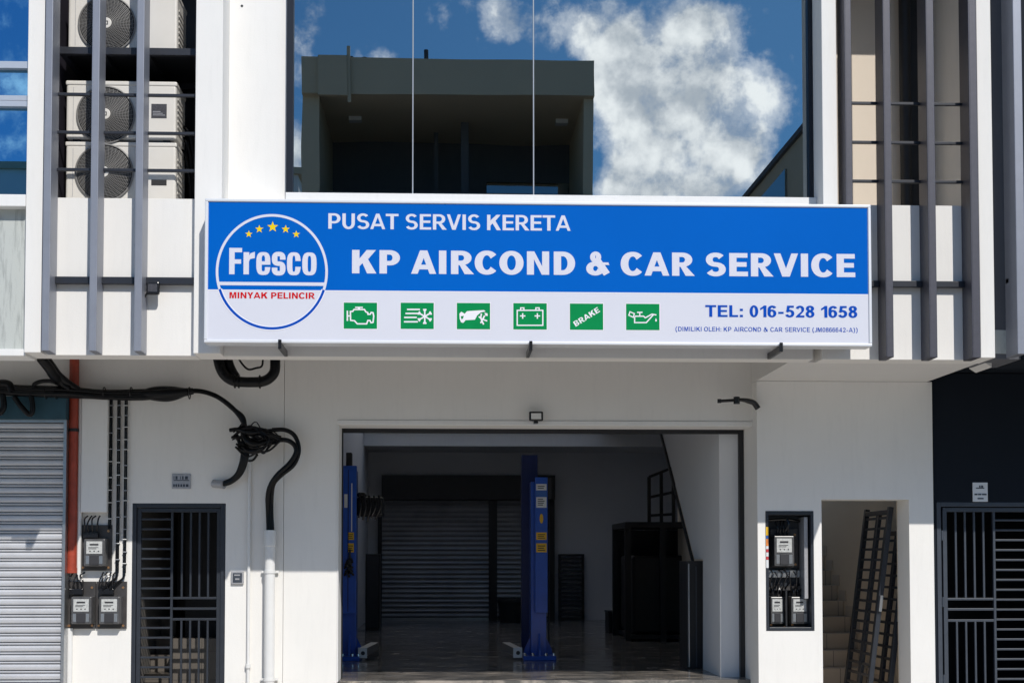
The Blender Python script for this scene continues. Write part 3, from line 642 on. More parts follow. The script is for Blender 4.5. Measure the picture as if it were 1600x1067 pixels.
# rear roller shutters
def slats(x0, x1, Y, z0, z1, pitch, m, name, parent, depth=.018, deep=False):
    o = MB(); n = int((z1 - z0) / pitch) + 1
    prof = []
    for i in range(n):
        zt = z1 - i * pitch
        for t, d in (((0, 0), (.06, -.6), (.2, -.95), (.4, -1.0), (.56, -.75), (.66, -.1), (.7, .25), (.78, .25), (.8, -.35), (.9, -.45), (.94, .15)) if not deep else ((0, -.4), (.05, -.8), (.18, -1.0), (.38, -1.0), (.54, -.85), (.60, -.4), (.62, 1.1), (.69, 1.1), (.71, -.35), (.79, -.5), (.87, -.35), (.89, 1.1), (.97, 1.1), (.985, -.3))):
            zq = zt - t * pitch
            if zq < z0: break
            prof.append((Y + d * depth, zq))
    base = len(o.v)
    for (y, z) in prof: o.v += [(x0, y, z), (x1, y, z)]
    for i in range(len(prof) - 1): k = base + 2 * i; o.f.append((k, k + 2, k + 3, k + 1))
    return o.obj(name, m, parent)
yr = YB - .12; X = lambda p: xx(p, yr, 850); Z = lambda p: zz(p, yr, 700)
rs = MB().box(X(597), X(866), yr - .25, yr + .1, Z(781), Z(743)).box(X(763.5), X(776.5), yr - .1, yr + .1, FL, Z(781) - .001).box(X(597) - .08, X(597), yr - .1, yr + .1, FL, Z(781) - .001).box(X(858), X(866), yr - .1, yr + .1, FL, Z(781) - .001).obj('rear_shutter', M['dark'], b)
slats(X(597), X(763.5), yr, FL + .05, Z(781), .094, M['reardoor'], 'slat_curtain', rs)
slats(X(776.5), X(858), yr, FL + .05, Z(781), .094, M['reardoor'], 'slat_curtain', rs)
MB().box(X(597), X(763), yr - .04, yr - .02, FL + .002, FL + .05).obj('bottom_rail', M['metal'], rs)

# stairwell -----------------------------------------------------------
XW = 4.87
MB().box(XE - .15 + .0, XE - .0, YS + .352, YS + .36, 0, ZB).box(XW, XW + .08, YS + .36, 26.7, 0, 3.0).box(3.55, 3.66, YS + .36, 20.5, 0, 4.3).box(3.66, XW, 20.4, 20.5, 0, 4.3).obj('stairwell_wall', M['cream'], b)  # right side kept low and top left open to brighten the stairs
MB().box(sx1 + .0, XW, YS + .352, YS + .375, 0, 3.3).obj('stairwell_return', M['cream'], b)
stp = MB(); y0 = 14.98; r, t_ = .183, .27; z0 = .13
for i in range(13):
    stp.box(3.662, XW - .002, y0 + i * t_, 20.39, z0 + (i - 1) * r if i else .001, z0 + i * r - .001)
stp.obj('staircase', M['steptile'], b, bevel=.006)
sk = MB()
for i in range(13): sk.box(XW - .012, XW - .0025, y0 + i * t_ - .001 - .10, y0 + (i + 1) * t_ - .10, z0 + i * r, z0 + i * r + .13)
sk.obj('skirting_tile', M['steptile'], b)
MB().box(3.662, XW, YS + .352, 14.97, -.001, .02).obj('lobby_floor', M['steptile'], b)

# meter niche (recess in the stair wall)
nb = MB().box(nx0, nx1, YS + .26, YS + .34, nz0, nz1)
nb.box(nx0, nx0 + .03, YS - .006, YS + .26, nz0, nz1).box(nx1 - .03, nx1, YS - .006, YS + .26, nz0, nz1).box(nx0 + .03, nx1 - .03, YS - .006, YS + .26, nz1 - .04, nz1).box(nx0 + .03, nx1 - .03, YS - .006, YS + .26, nz0, nz0 + .035)
cab = nb.obj('meter_cabinet', M['gate'], None, bevel=.004)
tag(cab, 'black framed open meter cabinet sunk in the white wall left of the stair opening', 'meter cabinet')
MB().box(nx1 - .085, nx1 - .05, YS + .04, YS + .25, nz0 + .32, nz1 - .06).obj('side_panel', M['plate'], cab)
MB().box(nx0 + .031, nx1 - .09, YS + .20, YS + .258, nz0 + .53, nz0 + .60).obj('wire_trunking', M['metal'], cab)
MB().box(nx0 + .031, nx1 - .031, YS + .18, YS + .258, nz0 + .40, nz0 + .44).obj('shelf', M['board'], cab)
MB().box((nx0 + nx1) / 2 - .03, (nx0 + nx1) / 2 - .015, YS + .06, YS + .258, nz0 + .04, nz0 + .40).obj('divider', M['dark'], cab)
zt = nz1 - .16
for hh, mm in ((.085, 'stickery'), (.03, 'stickerb'), (.07, 'stickero'), (.03, 'stickerw'), (.03, 'stickerr'), (.04, 'stickerw'), (.03, 'stickerr'), (.08, 'stickerw')):
    MB().box(nx0 + .003, nx0 + .027, YS - .009, YS - .0065, zt - hh, zt).obj('sticker', M[mm], cab); zt -= hh + .002
wr = MB()
for i in range(9):
    x = nx0 + .06 + i * .038; zb_ = nz0 + .42 + random.uniform(0, .05)
    wr.tube([(x, YS + .18, zb_ + .16), (x + random.uniform(-.03, .03), YS + .10, zb_ + .12), (x + random.uniform(-.03, .03), YS + .11, zb_ + .03), (x + random.uniform(-.02, .02), YS + .18, zb_ - .05)], .007, 6, 5)
wr.tube([(nx0 + .05, YS + .15, nz1 - .09), ((nx0 + nx1) / 2, YS + .13, nz1 - .08), (nx1 - .1, YS + .16, nz1 - .10)], .014, 8, 4)
wr.tube([((nx0 + nx1) / 2 - .0, YS + .13, nz1 - .06), ((nx0 + nx1) / 2 + .02, YS + .11, nz1 - .13), ((nx0 + nx1) / 2 - .01, YS + .13, nz1 - .2)], .012, 8, 4)
wr.obj('wiring', M['blackgloss'], cab, smooth=True)

# ------------------------------------------------------------------ meters
def meter(bd, bo, Y, label, group, dep=.11, boardd=.025):
    mb_ = lambda: MB()
    x0, x1, z1, z0 = xx(bd[0], Y, bd[2]), xx(bd[1], Y, bd[2]), zz(bd[2], Y, bd[0]), zz(bd[3], Y, bd[0])
    t = thing('electricity_meter', label, 'electric meter', ((x0 + x1) / 2, Y, z0), group)
    MB().box(x0, x1, Y - boardd, Y - .001, z0, z1).obj('backboard', M['board'], t, bevel=.003)
    yb = Y - boardd; p0, p1, q1, q0 = xx(bo[0], yb - .08, bo[2]), xx(bo[1], yb - .08, bo[2]), zz(bo[2], yb - .08, bo[0]), zz(bo[3], yb - .08, bo[0])
    i = .012; d = dep
    c = MB().hexa([(p0, yb - d, q0), (p1, yb - d, q0), (p1 + .01, yb, q0 - .008), (p0 - .01, yb, q0 - .008), (p0, yb - d, q1), (p1, yb - d, q1), (p1 + .01, yb, q1 + .008), (p0 - .01, yb, q1 + .008)]).obj('meter_case', M['clear'], t, bevel=.008)
    w = p1 - p0; hgt = q1 - q0; yf = yb - d
    MB().box(p0 + w * .12, p1 - w * .12, yf - .004, yf, q0 + hgt * .46, q1 - hgt * .08).obj('dial_plate', M['dial'], c)
    ik = MB()
    ik.box(p0 + w * .28, p1 - w * .30, yf - .0055, yf - .004, q0 + hgt * .765, q0 + hgt * .83)
    for k in range(3): ik.disc((p0 + w * (.3 + .2 * k), q0 + hgt * .55), w * .035, yf - .0055, 10, .0015)
    for k in range(2): ik.box(p0 + w * .22, p1 - w * (.3 + .1 * k), yf - .0055, yf - .004, q0 + hgt * (.68 - .045 * k), q0 + hgt * (.70 - .045 * k))
    ik.obj('dial_marking', M['ink'], c)
    for ua, ub in ((p0 + w * .10, p0 + w * .26), (p1 - w * .26, p1 - w * .10)): MB().box(ua, ub, yf - .004, yf, q0 + hgt * .08, q0 + hgt * .38).obj('terminal_strip', M['metal'], c)
    MB().box(p0 + w * .28, p1 - w * .28, yf - .010, yf, q0 + hgt * .05, q0 + hgt * .40).obj('terminal_cover', M['ink'], c, bevel=.003)
    s = MB()
    for (u, v) in ((x1 - .035, z1 - .06), (x0 + .03, z0 + .03), (x1 - .03, z0 + .03)): MB().disc((u, v), .012, yb - .006, 10, .006).obj('screw', M['copper'], t)
    f = MB().box(x0 + (x1 - x0) * .12, x0 + (x1 - x0) * .60, yb - .05, yb - .001, z1 - .13, z1 - .07).obj('fuse_block', M['blackgloss'], t, bevel=.006)
    wv = MB()
    for k in range(4):
        u = x0 + (x1 - x0) * (.16 + .13 * k)
        wv.tube([(u, yb - .03, z1 - .08), (u + random.uniform(-.02, .02), yb - .06, z1 - .0), (u + random.uniform(-.02, .03), yb - .04, z1 + .06), (u + .02, yb + .0, z1 + .09)], .008, 7, 5)
    wv.obj('wire', M['blackgloss'], t, smooth=True)
    return t
G1 = 'electric meters mounted on the front walls'
meter((127, 176, 820, 891), (132.5, 165, 842, 884), YG, 'grey covered electric meter on its own black board, above two others beside the red pipe', G1)
meter((105.5, 150.5, 908, 981.5), (112.5, 144, 932, 974), YG, 'left meter of the lower pair directly under the red pipe', G1)
meter((151.5, 199, 908, 981.5), (156, 188, 932, 974), YG, 'right meter of the lower pair beside the left gate', G1)
meter((1203, 1246, 826, 886), (1209, 1240, 837, 884), YS + .24, 'single upper meter inside the black cabinet left of the stairs', G1, .10, .02)
meter((1199, 1229, 925, 980), (1203.5, 1224, 932, 974), YS + .24, 'lower left meter inside the black cabinet next to coloured stickers side', G1, .10, .02)
meter((1232, 1264, 925, 980), (1235.5, 1262, 932, 974), YS + .24, 'lower right meter inside the black cabinet nearest the stair opening', G1, .10, .02)

# ------------------------------------------------------------------ left neighbour
ln = thing('neighbouring_shophouse', 'weathered left neighbour with blue window, stained panel and grey roller shutter', 'building', (-6, 13.2, 0))
YGL = 13.27; yl = 11.75; xE = XL - .003; xS = xx(103.5, YGL + .12, 800)
zst = zz(325, yl, 15); zsb = zz(545, yl, 15); zlow = zz(556, yl, 15)
MB().box(-9, xE, yl + .06, yl + .3, zsb, zst).obj('stained_panel', M['dirty'], ln)
MB().box(-9, xE, yl, yl + .3, zlow, zsb - .001).box(-9, xE, yl - .05, yl + .3, zst + .001, zz(306, yl, 15)).obj('rim', M['white2'], ln, bevel=.006)
zg0 = zz(306, yl + .1, 15)
MB().box(-9, xE - .001, yl + .12, yl + .13, zg0 + .002, 9.5).obj('window_glass', M['glassblue'], ln)
MB().box(-9, xE, yl + .06, yl + .119, zz(163, yl, 15), zz(154, yl, 15)).box(-9, xE, yl + .07, yl + .119, zz(153, yl, 15), zz(145, yl, 15)).box(-9, xE, yl + .06, yl + .119, zz(103, yl, 15), zz(92, yl, 15)).obj('window_mullion', M['framesilver'], ln, bevel=.003)
MB().box(-9, xE, yl + .302, 27, 3.9, 4.2).box(-9, xE, 27, 27.2, 0, 9.6).box(-9, xE, yl + .4, 27.2, 9.6, 9.8).box(-9.2, -9.001, yl, 27.2, 0, 9.8).box(-9, xE, 13.2, 13.3, 4.2, 9.59).obj('shell_wall', M['soffit'], ln)
zh = zz(620, YGL + .12, 50); zs = zz(655.5, YGL + .12, 50)
MB().box(-9, xS, YGL + .22, YGL + .5, zh, 3.9).obj('shop_front', M['white'], ln)
MB().box(-9, xS - .001, YGL + .06, YGL + .4, zs, zh - .001).obj('shutter_housing', M['tealpaint'], ln)
sh_ = slats(-8.9, xS - .03, YGL + .17, .0, zs - .03, .0915, M['shutter'], 'roller_shutter', ln, .024, True)
MB().box(xS - .03, xS - .001, YGL + .10, YGL + .26, 0, zs - .001).box(-8.9, xS - .032, YGL + .11, YGL + .15, zs - .028, zs - .001).obj('guide_channel', M['metal'], sh_)

# ------------------------------------------------------------------ right neighbour
rn = thing('neighbouring_shophouse', 'right neighbour with navy lower wall, slate gate and pale upper fin', 'building', (7, 13.2, 0))
xw = XE + .001; gy = YS + .05
rx0, rz1 = xx(1463.5, gy, 900), zz(784.5, gy, 1540); rx1 = rx0 + 1.0
MB().box(xw, rx0, gy, gy + .2, 0, 3.44).box(rx0, rx1, gy, gy + .2, rz1, 3.44).box(rx1, 9.6, gy, gy + .2, 0, 3.44).obj('navy_wall', M['navywall'], rn)
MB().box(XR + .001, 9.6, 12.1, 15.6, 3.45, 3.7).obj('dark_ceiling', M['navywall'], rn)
MB().box(XW + .1, 9.6, 15.5, 15.6, 0, 3.44).box(XW + .1, 9.6, gy + .2, 15.49, .001, .01).box(9.6, 9.7, 12.4, 14.4, 0, 7.7).box(XR + .002, 9.6, 12.5, 14.4, 7.6, 7.72).box(XR + .002, 9.6, 14.3, 14.4, 3.71, 7.59).box(XW + .082, XW + .1, gy + .2, 15.6, 0, 3.44).obj('shell_wall', M['dark'], rn)  # block kept low and shallow so sky light reaches the stairwell
pw0 = XR + .001; pw1 = xx(1578, 12.05, 300)
MB().box(pw0, pw1, 11.86, 12.4, ZB + .01, 7.6).obj('party_wall_edge', M['partywall'], rn, bevel=.01)
MB().box(pw1, 9.6, 11.80, 12.45, ZB + .006, 7.6).obj('front_panel', M['navywall'], rn)
x0, x1 = xx(1586.5, 11.55, 300), xx(1600, 11.55, 300)
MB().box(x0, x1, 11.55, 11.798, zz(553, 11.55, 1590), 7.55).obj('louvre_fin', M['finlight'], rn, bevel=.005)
MB().box(x1, 9, 11.70, 11.75, zz(441, 11.8, 1590) - .03, zz(441, 11.8, 1590) + .03).box(pw1 - .05, x0, 11.72, 11.78, zz(441, 11.8, 1590) - .02, zz(441, 11.8, 1590) + .02).obj('cross_rail', M['framesilver'], rn)
MB().prism([(pw0 + .015, zz(552, 11.85, 1560)), (pw1 - .05, zz(553, 11.85, 1560)), (pw1 - .055, zz(535, 11.85, 1560)), (pw1 - .03, zz(522, 11.85, 1560)), (pw1 - .06, zz(516, 11.85, 1560)), (pw0 + .015, zz(515, 11.85, 1560))], 1, 11.855, 11.859).obj('bare_patch', M['dirty'], rn)
b_save = b; b = rn
gate((1463.5, 1630, 1474, 1622, 1554.5), (784.5, 793, 935.5, 951.5, 969, 812.5, 15.5), gy + .02, M['gateslate'], False)
b = b_save
MB().prism([(xx(1548, 12.1, 560), ZB - .03), (xx(1548, 12.1, 560), ZB + .05), (XR + .06, ZB + .05), (XR + .06, ZB + .01)], 1, 12.08, 12.45).obj('drip_edge', M['soffit'], rn)

# ------------------------------------------------------------------ signboard
YSG = 11.45
sg = thing('signboard', 'long blue and white car service signboard with round logo and green icons', 'signboard', (0.8, 11.6, 3.4))
sp = lambda px, py: (lambda v: (v.x, v.z))(at(px, py, YSG))
tl, tr, bl, br = sp(321, 311.5), sp(1361, 319.5), sp(318.5, 536), sp(1361.5, 541)
X0, X1 = (tl[0] + bl[0]) / 2, (tr[0] + br[0]) / 2; ZT, ZQ = (tl[1] + tr[1]) / 2, (bl[1] + br[1]) / 2
fb_ = .026
fr_ = MB().box(X0, X1, YSG - .012, YSG + .17, ZT - fb_, ZT).box(X0, X1, YSG - .012, YSG + .17, ZQ, ZQ + fb_).box(X0, X0 + fb_, YSG - .012, YSG + .17, ZQ + fb_, ZT - fb_).box(X1 - fb_, X1, YSG - .012, YSG + .17, ZQ + fb_, ZT - fb_)
fr_.obj('sign_frame', M['alu'], sg, bevel=.006)
face = MB().box(X0 + fb_, X1 - fb_, YSG, YSG + .15, ZQ + fb_, ZT - fb_).obj('sign_face', M['signwhite'], sg)
zbl = (sp(322, 454)[1] + sp(1358, 458.3)[1]) / 2
MB().flat([RC(X0 + fb_ + .003, zbl, X1 - fb_ - .003, ZT - fb_ - .003)], YSG - .0010).obj('blue_field', M['signblue'], face)
MB().flat([RC(X0 + fb_ + .003, zbl - .008, X1 - fb_ - .003, zbl)], YSG - .0010).obj('dividing_line', M['signborder'], face)
LY = YSG - .0022
def line_of(name, text, l, r, cap, s, h, m, k=1.0, gap=.8, space=.36, par=sg):
    p0, p1 = sp(*l), sp(*r); z = (p0[1] + p1[1]) / 2; mb = MB()
    letters(mb, text, (p0[0], z), (p1[0], z), cap * 11.45 / FPX, LY, s, h, k, gap, space); return mb.obj(name, m, par)
line_of('lettering', 'PUSAT SERVIS KERETA', (513, 358.2), (891.5, 360.4), 24.4, .180, .150, M['signpure'], 1.0, .75, .37)
WIDE.update({'K': 1.0, 'P': .84, 'A': 1.03, 'R': .93, 'C': .99, 'O': 1.0, 'N': .92, 'D': .885, '&': .98, 'S': .86, 'E': .78, 'V': 1.02})
line_of('lettering', 'KP AIRCOND & CAR SERVICE', (550, 428.2), (1336.3, 432.2), 37, .305, .20, M['signpure'], 1.0, 1.0, .46)
WIDE.clear()
line_of('lettering', 'TEL: 016-528 1658', (1102, 495.2), (1339.5, 496.4), 18.6, .195, .165, M['signblue2'], 1.0, .85, .42)
line_of('lettering', '(DIMILIKI OLEH: KP AIRCOND & CAR SERVICE (JM0866642-A))', (1055.5, 517.8), (1340, 518.6), 7.0, .135, .12, M['signblue2'], 1.0, 1.1, .48)
# round logo
c = sp(424.9, 424.8); kx = YSG / FPX; rx, rz = 87.3 * kx, 91 * kx; wd = 4.0 * kx
def ringpart(a0, a1, n, off=0.0, wdt=wd):
    o = [(c[0] + (rx + off) * math.cos(R_(a)), c[1] + (rz + off) * math.sin(R_(a))) for a in [a0 + (a1 - a0) * i / n for i in range(n + 1)]]
    i_ = [(c[0] + (rx + off - wdt) * math.cos(R_(a)), c[1] + (rz + off - wdt) * math.sin(R_(a))) for a in [a0 + (a1 - a0) * i / n for i in range(n + 1)]]
    return [o + i_[::-1]]
aa = math.degrees(math.asin((zbl - c[1]) / rz))
logo = MB(); logo.flat(ringpart(aa, 180 - aa, 70), LY)
zl0, zl1 = sp(425, 446.3)[1], sp(425, 441.0)[1]; hw = (rx - wd * .9) * math.sqrt(max(0, 1 - ((zl0 + zl1) / 2 - c[1]) ** 2 / rz ** 2))
logo.flat([RC(c[0] - hw, zl0, c[0] + hw, zl1)], LY - .0002)
lg = logo.obj('logo', M['signpure'], sg)
MB().flat(ringpart(180 - aa, 360 + aa, 70), LY).obj('lower_arc', M['signblue2'], lg)
MB().flat(ringpart(180 - aa, 360 + aa, 70, .008, .028 + .012), LY + .0006).obj('arc_outline', M['signborder'], lg)
for (px, py, r) in ((388.8, 366, 6.0), (405.2, 358.2, 6.8), (426.1, 354.8, 9.0), (446.4, 358.4, 6.8), (462.9, 366.3, 6.2)):
    q = sp(px, py); pts = []
    for i in range(10):
        rr = r * kx * (1 if i % 2 == 0 else .40); a = R_(90 + 36 * i); pts.append((q[0] + rr * math.cos(a), q[1] + rr * math.sin(a)))
    MB().flat([pts], LY).obj('star', M['signyellow'], lg)
mb = MB(); p0, p1 = sp(358, 428.6), sp(494.6, 429.0); letters(mb, 'Fresco', (p0[0], p0[1]), (p1[0], p0[1]), 41.5 * kx, LY, .212, .165, 1, .31); mb.obj('wordmark', M['signpure'], lg)
mb = MB(); p0, p1 = sp(358.6, 466.0), sp(492, 466.3); letters(mb, 'MINYAK PELINCIR', (p0[0], p0[1]), (p1[0], p0[1]), 9.6 * kx, LY, .20, .17, 1, .8, .42); mb.obj('caption', M['signred'], lg)
# green pictograms
def icon(l, r, t, bt, draw, label):
    a, q = sp(l, bt), sp(r, t); e = .006
    MB().flat([RC(a[0] - e, a[1] - e, q[0] + e, q[1] + e)], YSG - .0006).obj('icon_outline', M['signborder'], face)
    ic = tag(MB().flat([RC(a[0], a[1], q[0], q[1])], YSG - .0014).obj('icon', M['signgreen'], sg), label)
    mb = MB(); draw(mb); mb.obj('symbol', M['signborder'], ic)
def ln_(mb, pts, w, closed=False, lay=0):
    mb.flat([q for q in stroke([sp(*p) for p in pts], w * kx, w * kx, closed)], LY - lay * .0003)
e1 = lambda p: (520 + p[0] / 10, 480 + p[1] / 10)
def d_engine(mb):
    ln_(mb, [e1(p) for p in ((275, 68), (312, 66), (332, 37), (495, 37), (515, 72), (547, 85), (550, 112), (585, 110), (600, 82), (628, 86), (640, 140), (629, 238), (597, 243), (580, 208), (548, 208), (530, 260), (382, 260), (340, 212), (278, 206))], 2.1, True)
    ln_(mb, [e1((228, 55)), e1((228, 215))], 2.2); ln_(mb, [e1((240, 137)), e1((264, 137))], 2.0); ln_(mb, [e1((410, 26)), e1((410, 12))], 3.4, lay=1); ln_(mb, [e1((350, 4)), e1((470, 4))], 2.0)
def d_snow(mb):
    for (x0_, x1_, y) in ((1160, 1362, 36), (1135, 1337, 98), (1115, 1312, 160), (1112, 1330, 228)): ln_(mb, [e1((x0_, y)), e1((x1_, y))], 2.3)
    for i in range(3):
        a = R_(90 + 60 * i); r = 118
        ln_(mb, [e1((1437 - r * math.cos(a), 145 - r * math.sin(a))), e1((1437 + r * math.cos(a), 145 + r * math.sin(a)))], 2.3, lay=i)
        for sgn in (1, -1):
            tx, ty = 1437 + sgn * 78 * math.cos(a), 145 + sgn * 78 * math.sin(a)
            for da in (32, -32):
                bb = a + R_(da) + (0 if sgn > 0 else math.pi); ln_(mb, [e1((tx, ty)), e1((tx + 44 * math.cos(bb), ty + 44 * math.sin(bb)))], 2.1, lay=3 + (da > 0))
e2 = lambda p: (700 + p[0] / 4.706, 465 + p[1] / 4.706)
def d_cool(mb):
    mb.flat([[sp(*e2(p)) for p in ((84, 118), (98, 104), (112, 112), (122, 120), (140, 100), (265, 92), (276, 102), (240, 110), (214, 132), (198, 163), (130, 166), (112, 186), (96, 182), (86, 156))], [sp(*e2(p)) for p in ((93, 138), (116, 134), (112, 152), (100, 162))]], LY)
    ln_(mb, [e2((246, 118)), e2((240, 150)), e2((262, 198))], 2.3); ln_(mb, [e2((270, 132)), e2((240, 188))], 2.3, lay=1); ln_(mb, [e2((226, 140)), e2((250, 158)), e2((288, 172))], 2.2, lay=2)
    mb.flat([[sp(*e2(p)) for p in ((268, 112), (290, 116), (292, 136), (276, 134))]], LY - .0009)
def d_batt(mb):
    ln_(mb, [e2(p) for p in ((509, 94), (697, 94), (697, 204), (509, 204))], 1.9, True)
    for q in ((546,), (658,)): ln_(mb, [e2(p) for p in ((q[0] - 12, 90), (q[0] - 12, 76), (q[0] + 12, 76), (q[0] + 12, 90))], 1.8, lay=1)
    for x in (549, 657): ln_(mb, [e2((x - 20, 135)), e2((x + 20, 135))], 1.9); ln_(mb, [e2((x, 115)), e2((x, 156))], 1.9, lay=1)
def d_brake(mb):
    p0, p1 = sp(*e2((940, 214))), sp(*e2((1119, 103))); letters(mb, 'BRAKE', p0, p1, 8.6 * kx, LY, .215, .175, 1, .9)
def d_oil(mb):
    ln_(mb, [e2(p) for p in ((1372, 137), (1438, 137), (1450, 149), (1500, 122), (1532, 128))], 1.9); ln_(mb, [e2(p) for p in ((1372, 141), (1372, 184), (1458, 184), (1510, 126))], 1.9, lay=1)
    ln_(mb, [e2(p) for p in ((1338, 105), (1370, 118), (1362, 145), (1329, 130))], 1.7, True, 2); ln_(mb, [e2((1390, 109)), e2((1430, 109))], 1.9); ln_(mb, [e2((1410, 111)), e2((1410, 135))], 1.8, lay=2)
    mb.flat([[sp(*e2(p)) for p in ((1528, 150), (1536, 168), (1533, 176), (1526, 176), (1523, 170))]], LY)
icon(537, 589.2, 473.1, 513.5, d_engine, 'green square with white engine outline'); icon(626, 677.8, 473.3, 513.8, d_snow, 'green square with air lines and snowflake')
icon(713.8, 765.8, 473.7, 514.3, d_cool, 'green square with white hose shape and fan'); icon(802, 854.3, 474, 514.7, d_batt, 'green square with white battery outline')
icon(890.5, 942.3, 474.6, 515.2, d_brake, 'green square reading BRAKE'); icon(978.3, 1030.3, 475, 515.6, d_oil, 'green square with white oil can')
for (px, dx) in ((438, -1), (829, 0), (1219, 1)):
    p = at(px, 541, YSG + .0)
    MB().box(p.x - .014, p.x + .014, YSG - .02, 11.86, ZQ - .055, ZQ - .001).box(p.x - .014, p.x + .014, YSG - .045, YSG - .021, ZQ - .055, ZQ + .025).obj('bracket', M['blackgloss'], sg, bevel=.003)

# ------------------------------------------------------------------ air conditioners
def aircon(px0, px1, pt, pb, fc, label, extra):
    Y = 12.10; D = .42
    x0, x1, z1, z0 = xx(px0, Y, pt), xx(px1, Y, pt), zz(pt, Y, 190), zz(pb, Y, 190)
    t = thing('air_conditioner', label, 'air conditioner', ((x0 + x1) / 2, Y + .2, z0), 'air conditioner outdoor units stacked in the left niche')
    MB().box(x0, x1, Y, Y + D, z0 + .02, z1 - .03).obj('casing', M['acbody'], t, bevel=.022, seg=3)
    MB().box(x0 - .006, x1 + .006, Y - .006, Y + D + .006, z1 - .045, z1).obj('top_cover', M['acbody'], t, bevel=.014, seg=3)
    MB().box(x0 + .06, x0 + .12, Y + .02, Y + D - .02, z0, z0 + .02).box(x1 - .12, x1 - .06, Y + .02, Y + D - .02, z0, z0 + .02).obj('foot', M['dark'], t)
    lv = MB()
    for i in range(7): zq = z0 + .1 + i * (z1 - z0 - .2) / 7; lv.box(x1 + .0, x1 + .006, Y + .06, Y + D - .06, zq, zq + .02)
    lv.obj('side_louvre', M['acbody'], t, bevel=.003)
    c = at(fc[0], fc[1], Y); r = fc[2] * Y / FPX
    g = MB().disc((c.x, c.z), r, Y - .0035, 48, .003).obj('fan_opening_disc', M['acdark'], t)  # flat dark disc painted in for the shaded fan recess
    bl_ = MB()
    for i in range(3):
        a = i * 2.1 + .5
        bl_.flat([[(c.x + q * r * math.cos(a + da), c.z + q * r * math.sin(a + da)) for q, da in ((.2, 0), (.55, -.1), (.93, 0), (.95, .55), (.9, 1.0), (.5, .75), (.2, .6))]], Y - .006 - .0003 * i)
    bl_.obj('fan_blade', M['dark'], g)
    gr = MB(); nr = 15
    for i in range(1, nr + 1):
        q = r * (.2 + .8 * i / nr) + (.008 if i == nr else 0); yo = Y - .012 - .028 * (1 - (i / nr) ** 2); n = 44
        gr.tube([(c.x + q * math.cos(2 * math.pi * k / n), yo, c.z + q * math.sin(2 * math.pi * k / n)) for k in range(n + 1)], (.0026 if i < nr else .009), 5, caps=False)
    for k in range(40):
        a = 2 * math.pi * k / 40
        gr.tube([(c.x + r * q * math.cos(a + .35 * q), Y - .012 - .028 * (1 - q * q), c.z + r * q * math.sin(a + .35 * q)) for q in (.18, .4, .6, .8, 1.0)], .0026, 4)
    gr.obj('grille', M['acgrille'], g, smooth=True)
    MB().disc((c.x, c.z), r * .20, Y - .046, 24, .012).obj('hub_cap', M['acbody'], g, bevel=.004)
    MB().flat([[(c.x - .018, c.z - .018), (c.x + .018, c.z - .018), (c.x + .018, c.z + .018), (c.x - .018, c.z + .018)], [(c.x - .010, c.z - .010), (c.x + .010, c.z - .010), (c.x + .010, c.z + .010), (c.x - .010, c.z + .010)]], Y - .0475).obj('hub_mark', M['ink'], g)
    a, q1 = xx(237, Y, pt), xx(261, Y, pt)
    if extra == 'plate':
        pl = MB().box(a, q1, Y - .003, Y + .001, zz(185, Y, 250), zz(163, Y, 250)).obj('rating_plate', M['acplate'], t)
        mk = MB()
        for i in range(3): mk.box(a + .015, q1 - .015 - .02 * i, Y - .0045, Y - .003, zz(183, Y, 250) + .012 + i * .016, zz(183, Y, 250) + .018 + i * .016)
        mk.obj('plate_marking', M['plate'], pl)
    if extra == 'handle': MB().box(a, q1, Y - .004, Y + .001, zz(290, Y, 250), zz(281, Y, 250)).obj('handle_recess_plate', M['acdark'], t, bevel=.004)  # dark plate painted in for a shaded handle recess
    # seams of the pressed front
    s = MB(); xs_ = xx(fc[0] + fc[2] + 8, Y, pt); s.box(xs_, xs_ + .005, Y - .0015, Y + .001, z0 + .05, z1 - .06); xs_ = xx(px0 + 11, Y, pt); s.box(xs_, xs_ + .004, Y - .0015, Y + .001, z0 + .05, z1 - .06)
    s.obj('seam', M['plate'], t)
    return z0, x0, x1
za = aircon(107, 277.6, -12, 81.5, (167.7, 39, 42.5), 'uppermost outdoor unit, resting alone on the black steel shelf', None)
aircon(103.7, 275.8, 127, 221.3, (165.7, 180.5, 43), 'middle outdoor unit with dark rating plate, just under the black shelf', 'plate')
aircon(103, 275.4, 222, 317, (163.4, 270.5, 43), 'lowest outdoor unit, half hidden by the white panel in front', 'handle')
shf = thing('equipment_shelf', 'black steel shelf carrying the uppermost air conditioner', 'shelf', (-2.8, 12.3, za[0] - .1))
zt = za[0] - .004; hx0, hx1 = xx(93, 12.0, 90), pA - .005
MB().box(hx0, hx1, 11.98, 12.03, zt - .065, zt).box(hx0, hx0 + .05, 12.03, 12.9, zt - .065, zt).box(hx1 - .05, hx1, 12.03, 12.9, zt - .065, zt).box(hx0 + .05, hx1 - .05, 12.85, 12.9, zt - .065, zt).obj('shelf_frame', M['rail'], shf, bevel=.004)
MB().box(hx0 + .051, hx1 - .051, 12.031, 12.849, zt - .012, zt - .002).obj('deck', M['dark'], shf)
MB().box(hx0 + .35, hx0 + .40, 12.031, 12.849, zt - .065, zt - .014).box(hx0 + .75, hx0 + .80, 12.031, 12.849, zt - .065, zt - .014).obj('joist', M['dark'], shf)
pc = MB()
for (px, py) in ((296, 250), (299, 232), (302, 215)):
    p = at(px, py, 12.5); pc.tube([(p.x - .10, 12.45, p.z + .1), (p.x - .02, 12.42, p.z), (p.x + .01, 12.5, p.z - .3), (p.x, 12.6, p.z - .9)], .018, 8, 5)
tag(pc.obj('refrigerant_hose', M['black'], None, smooth=True), 'black hoses beside the lower air conditioners in the niche', 'hose')

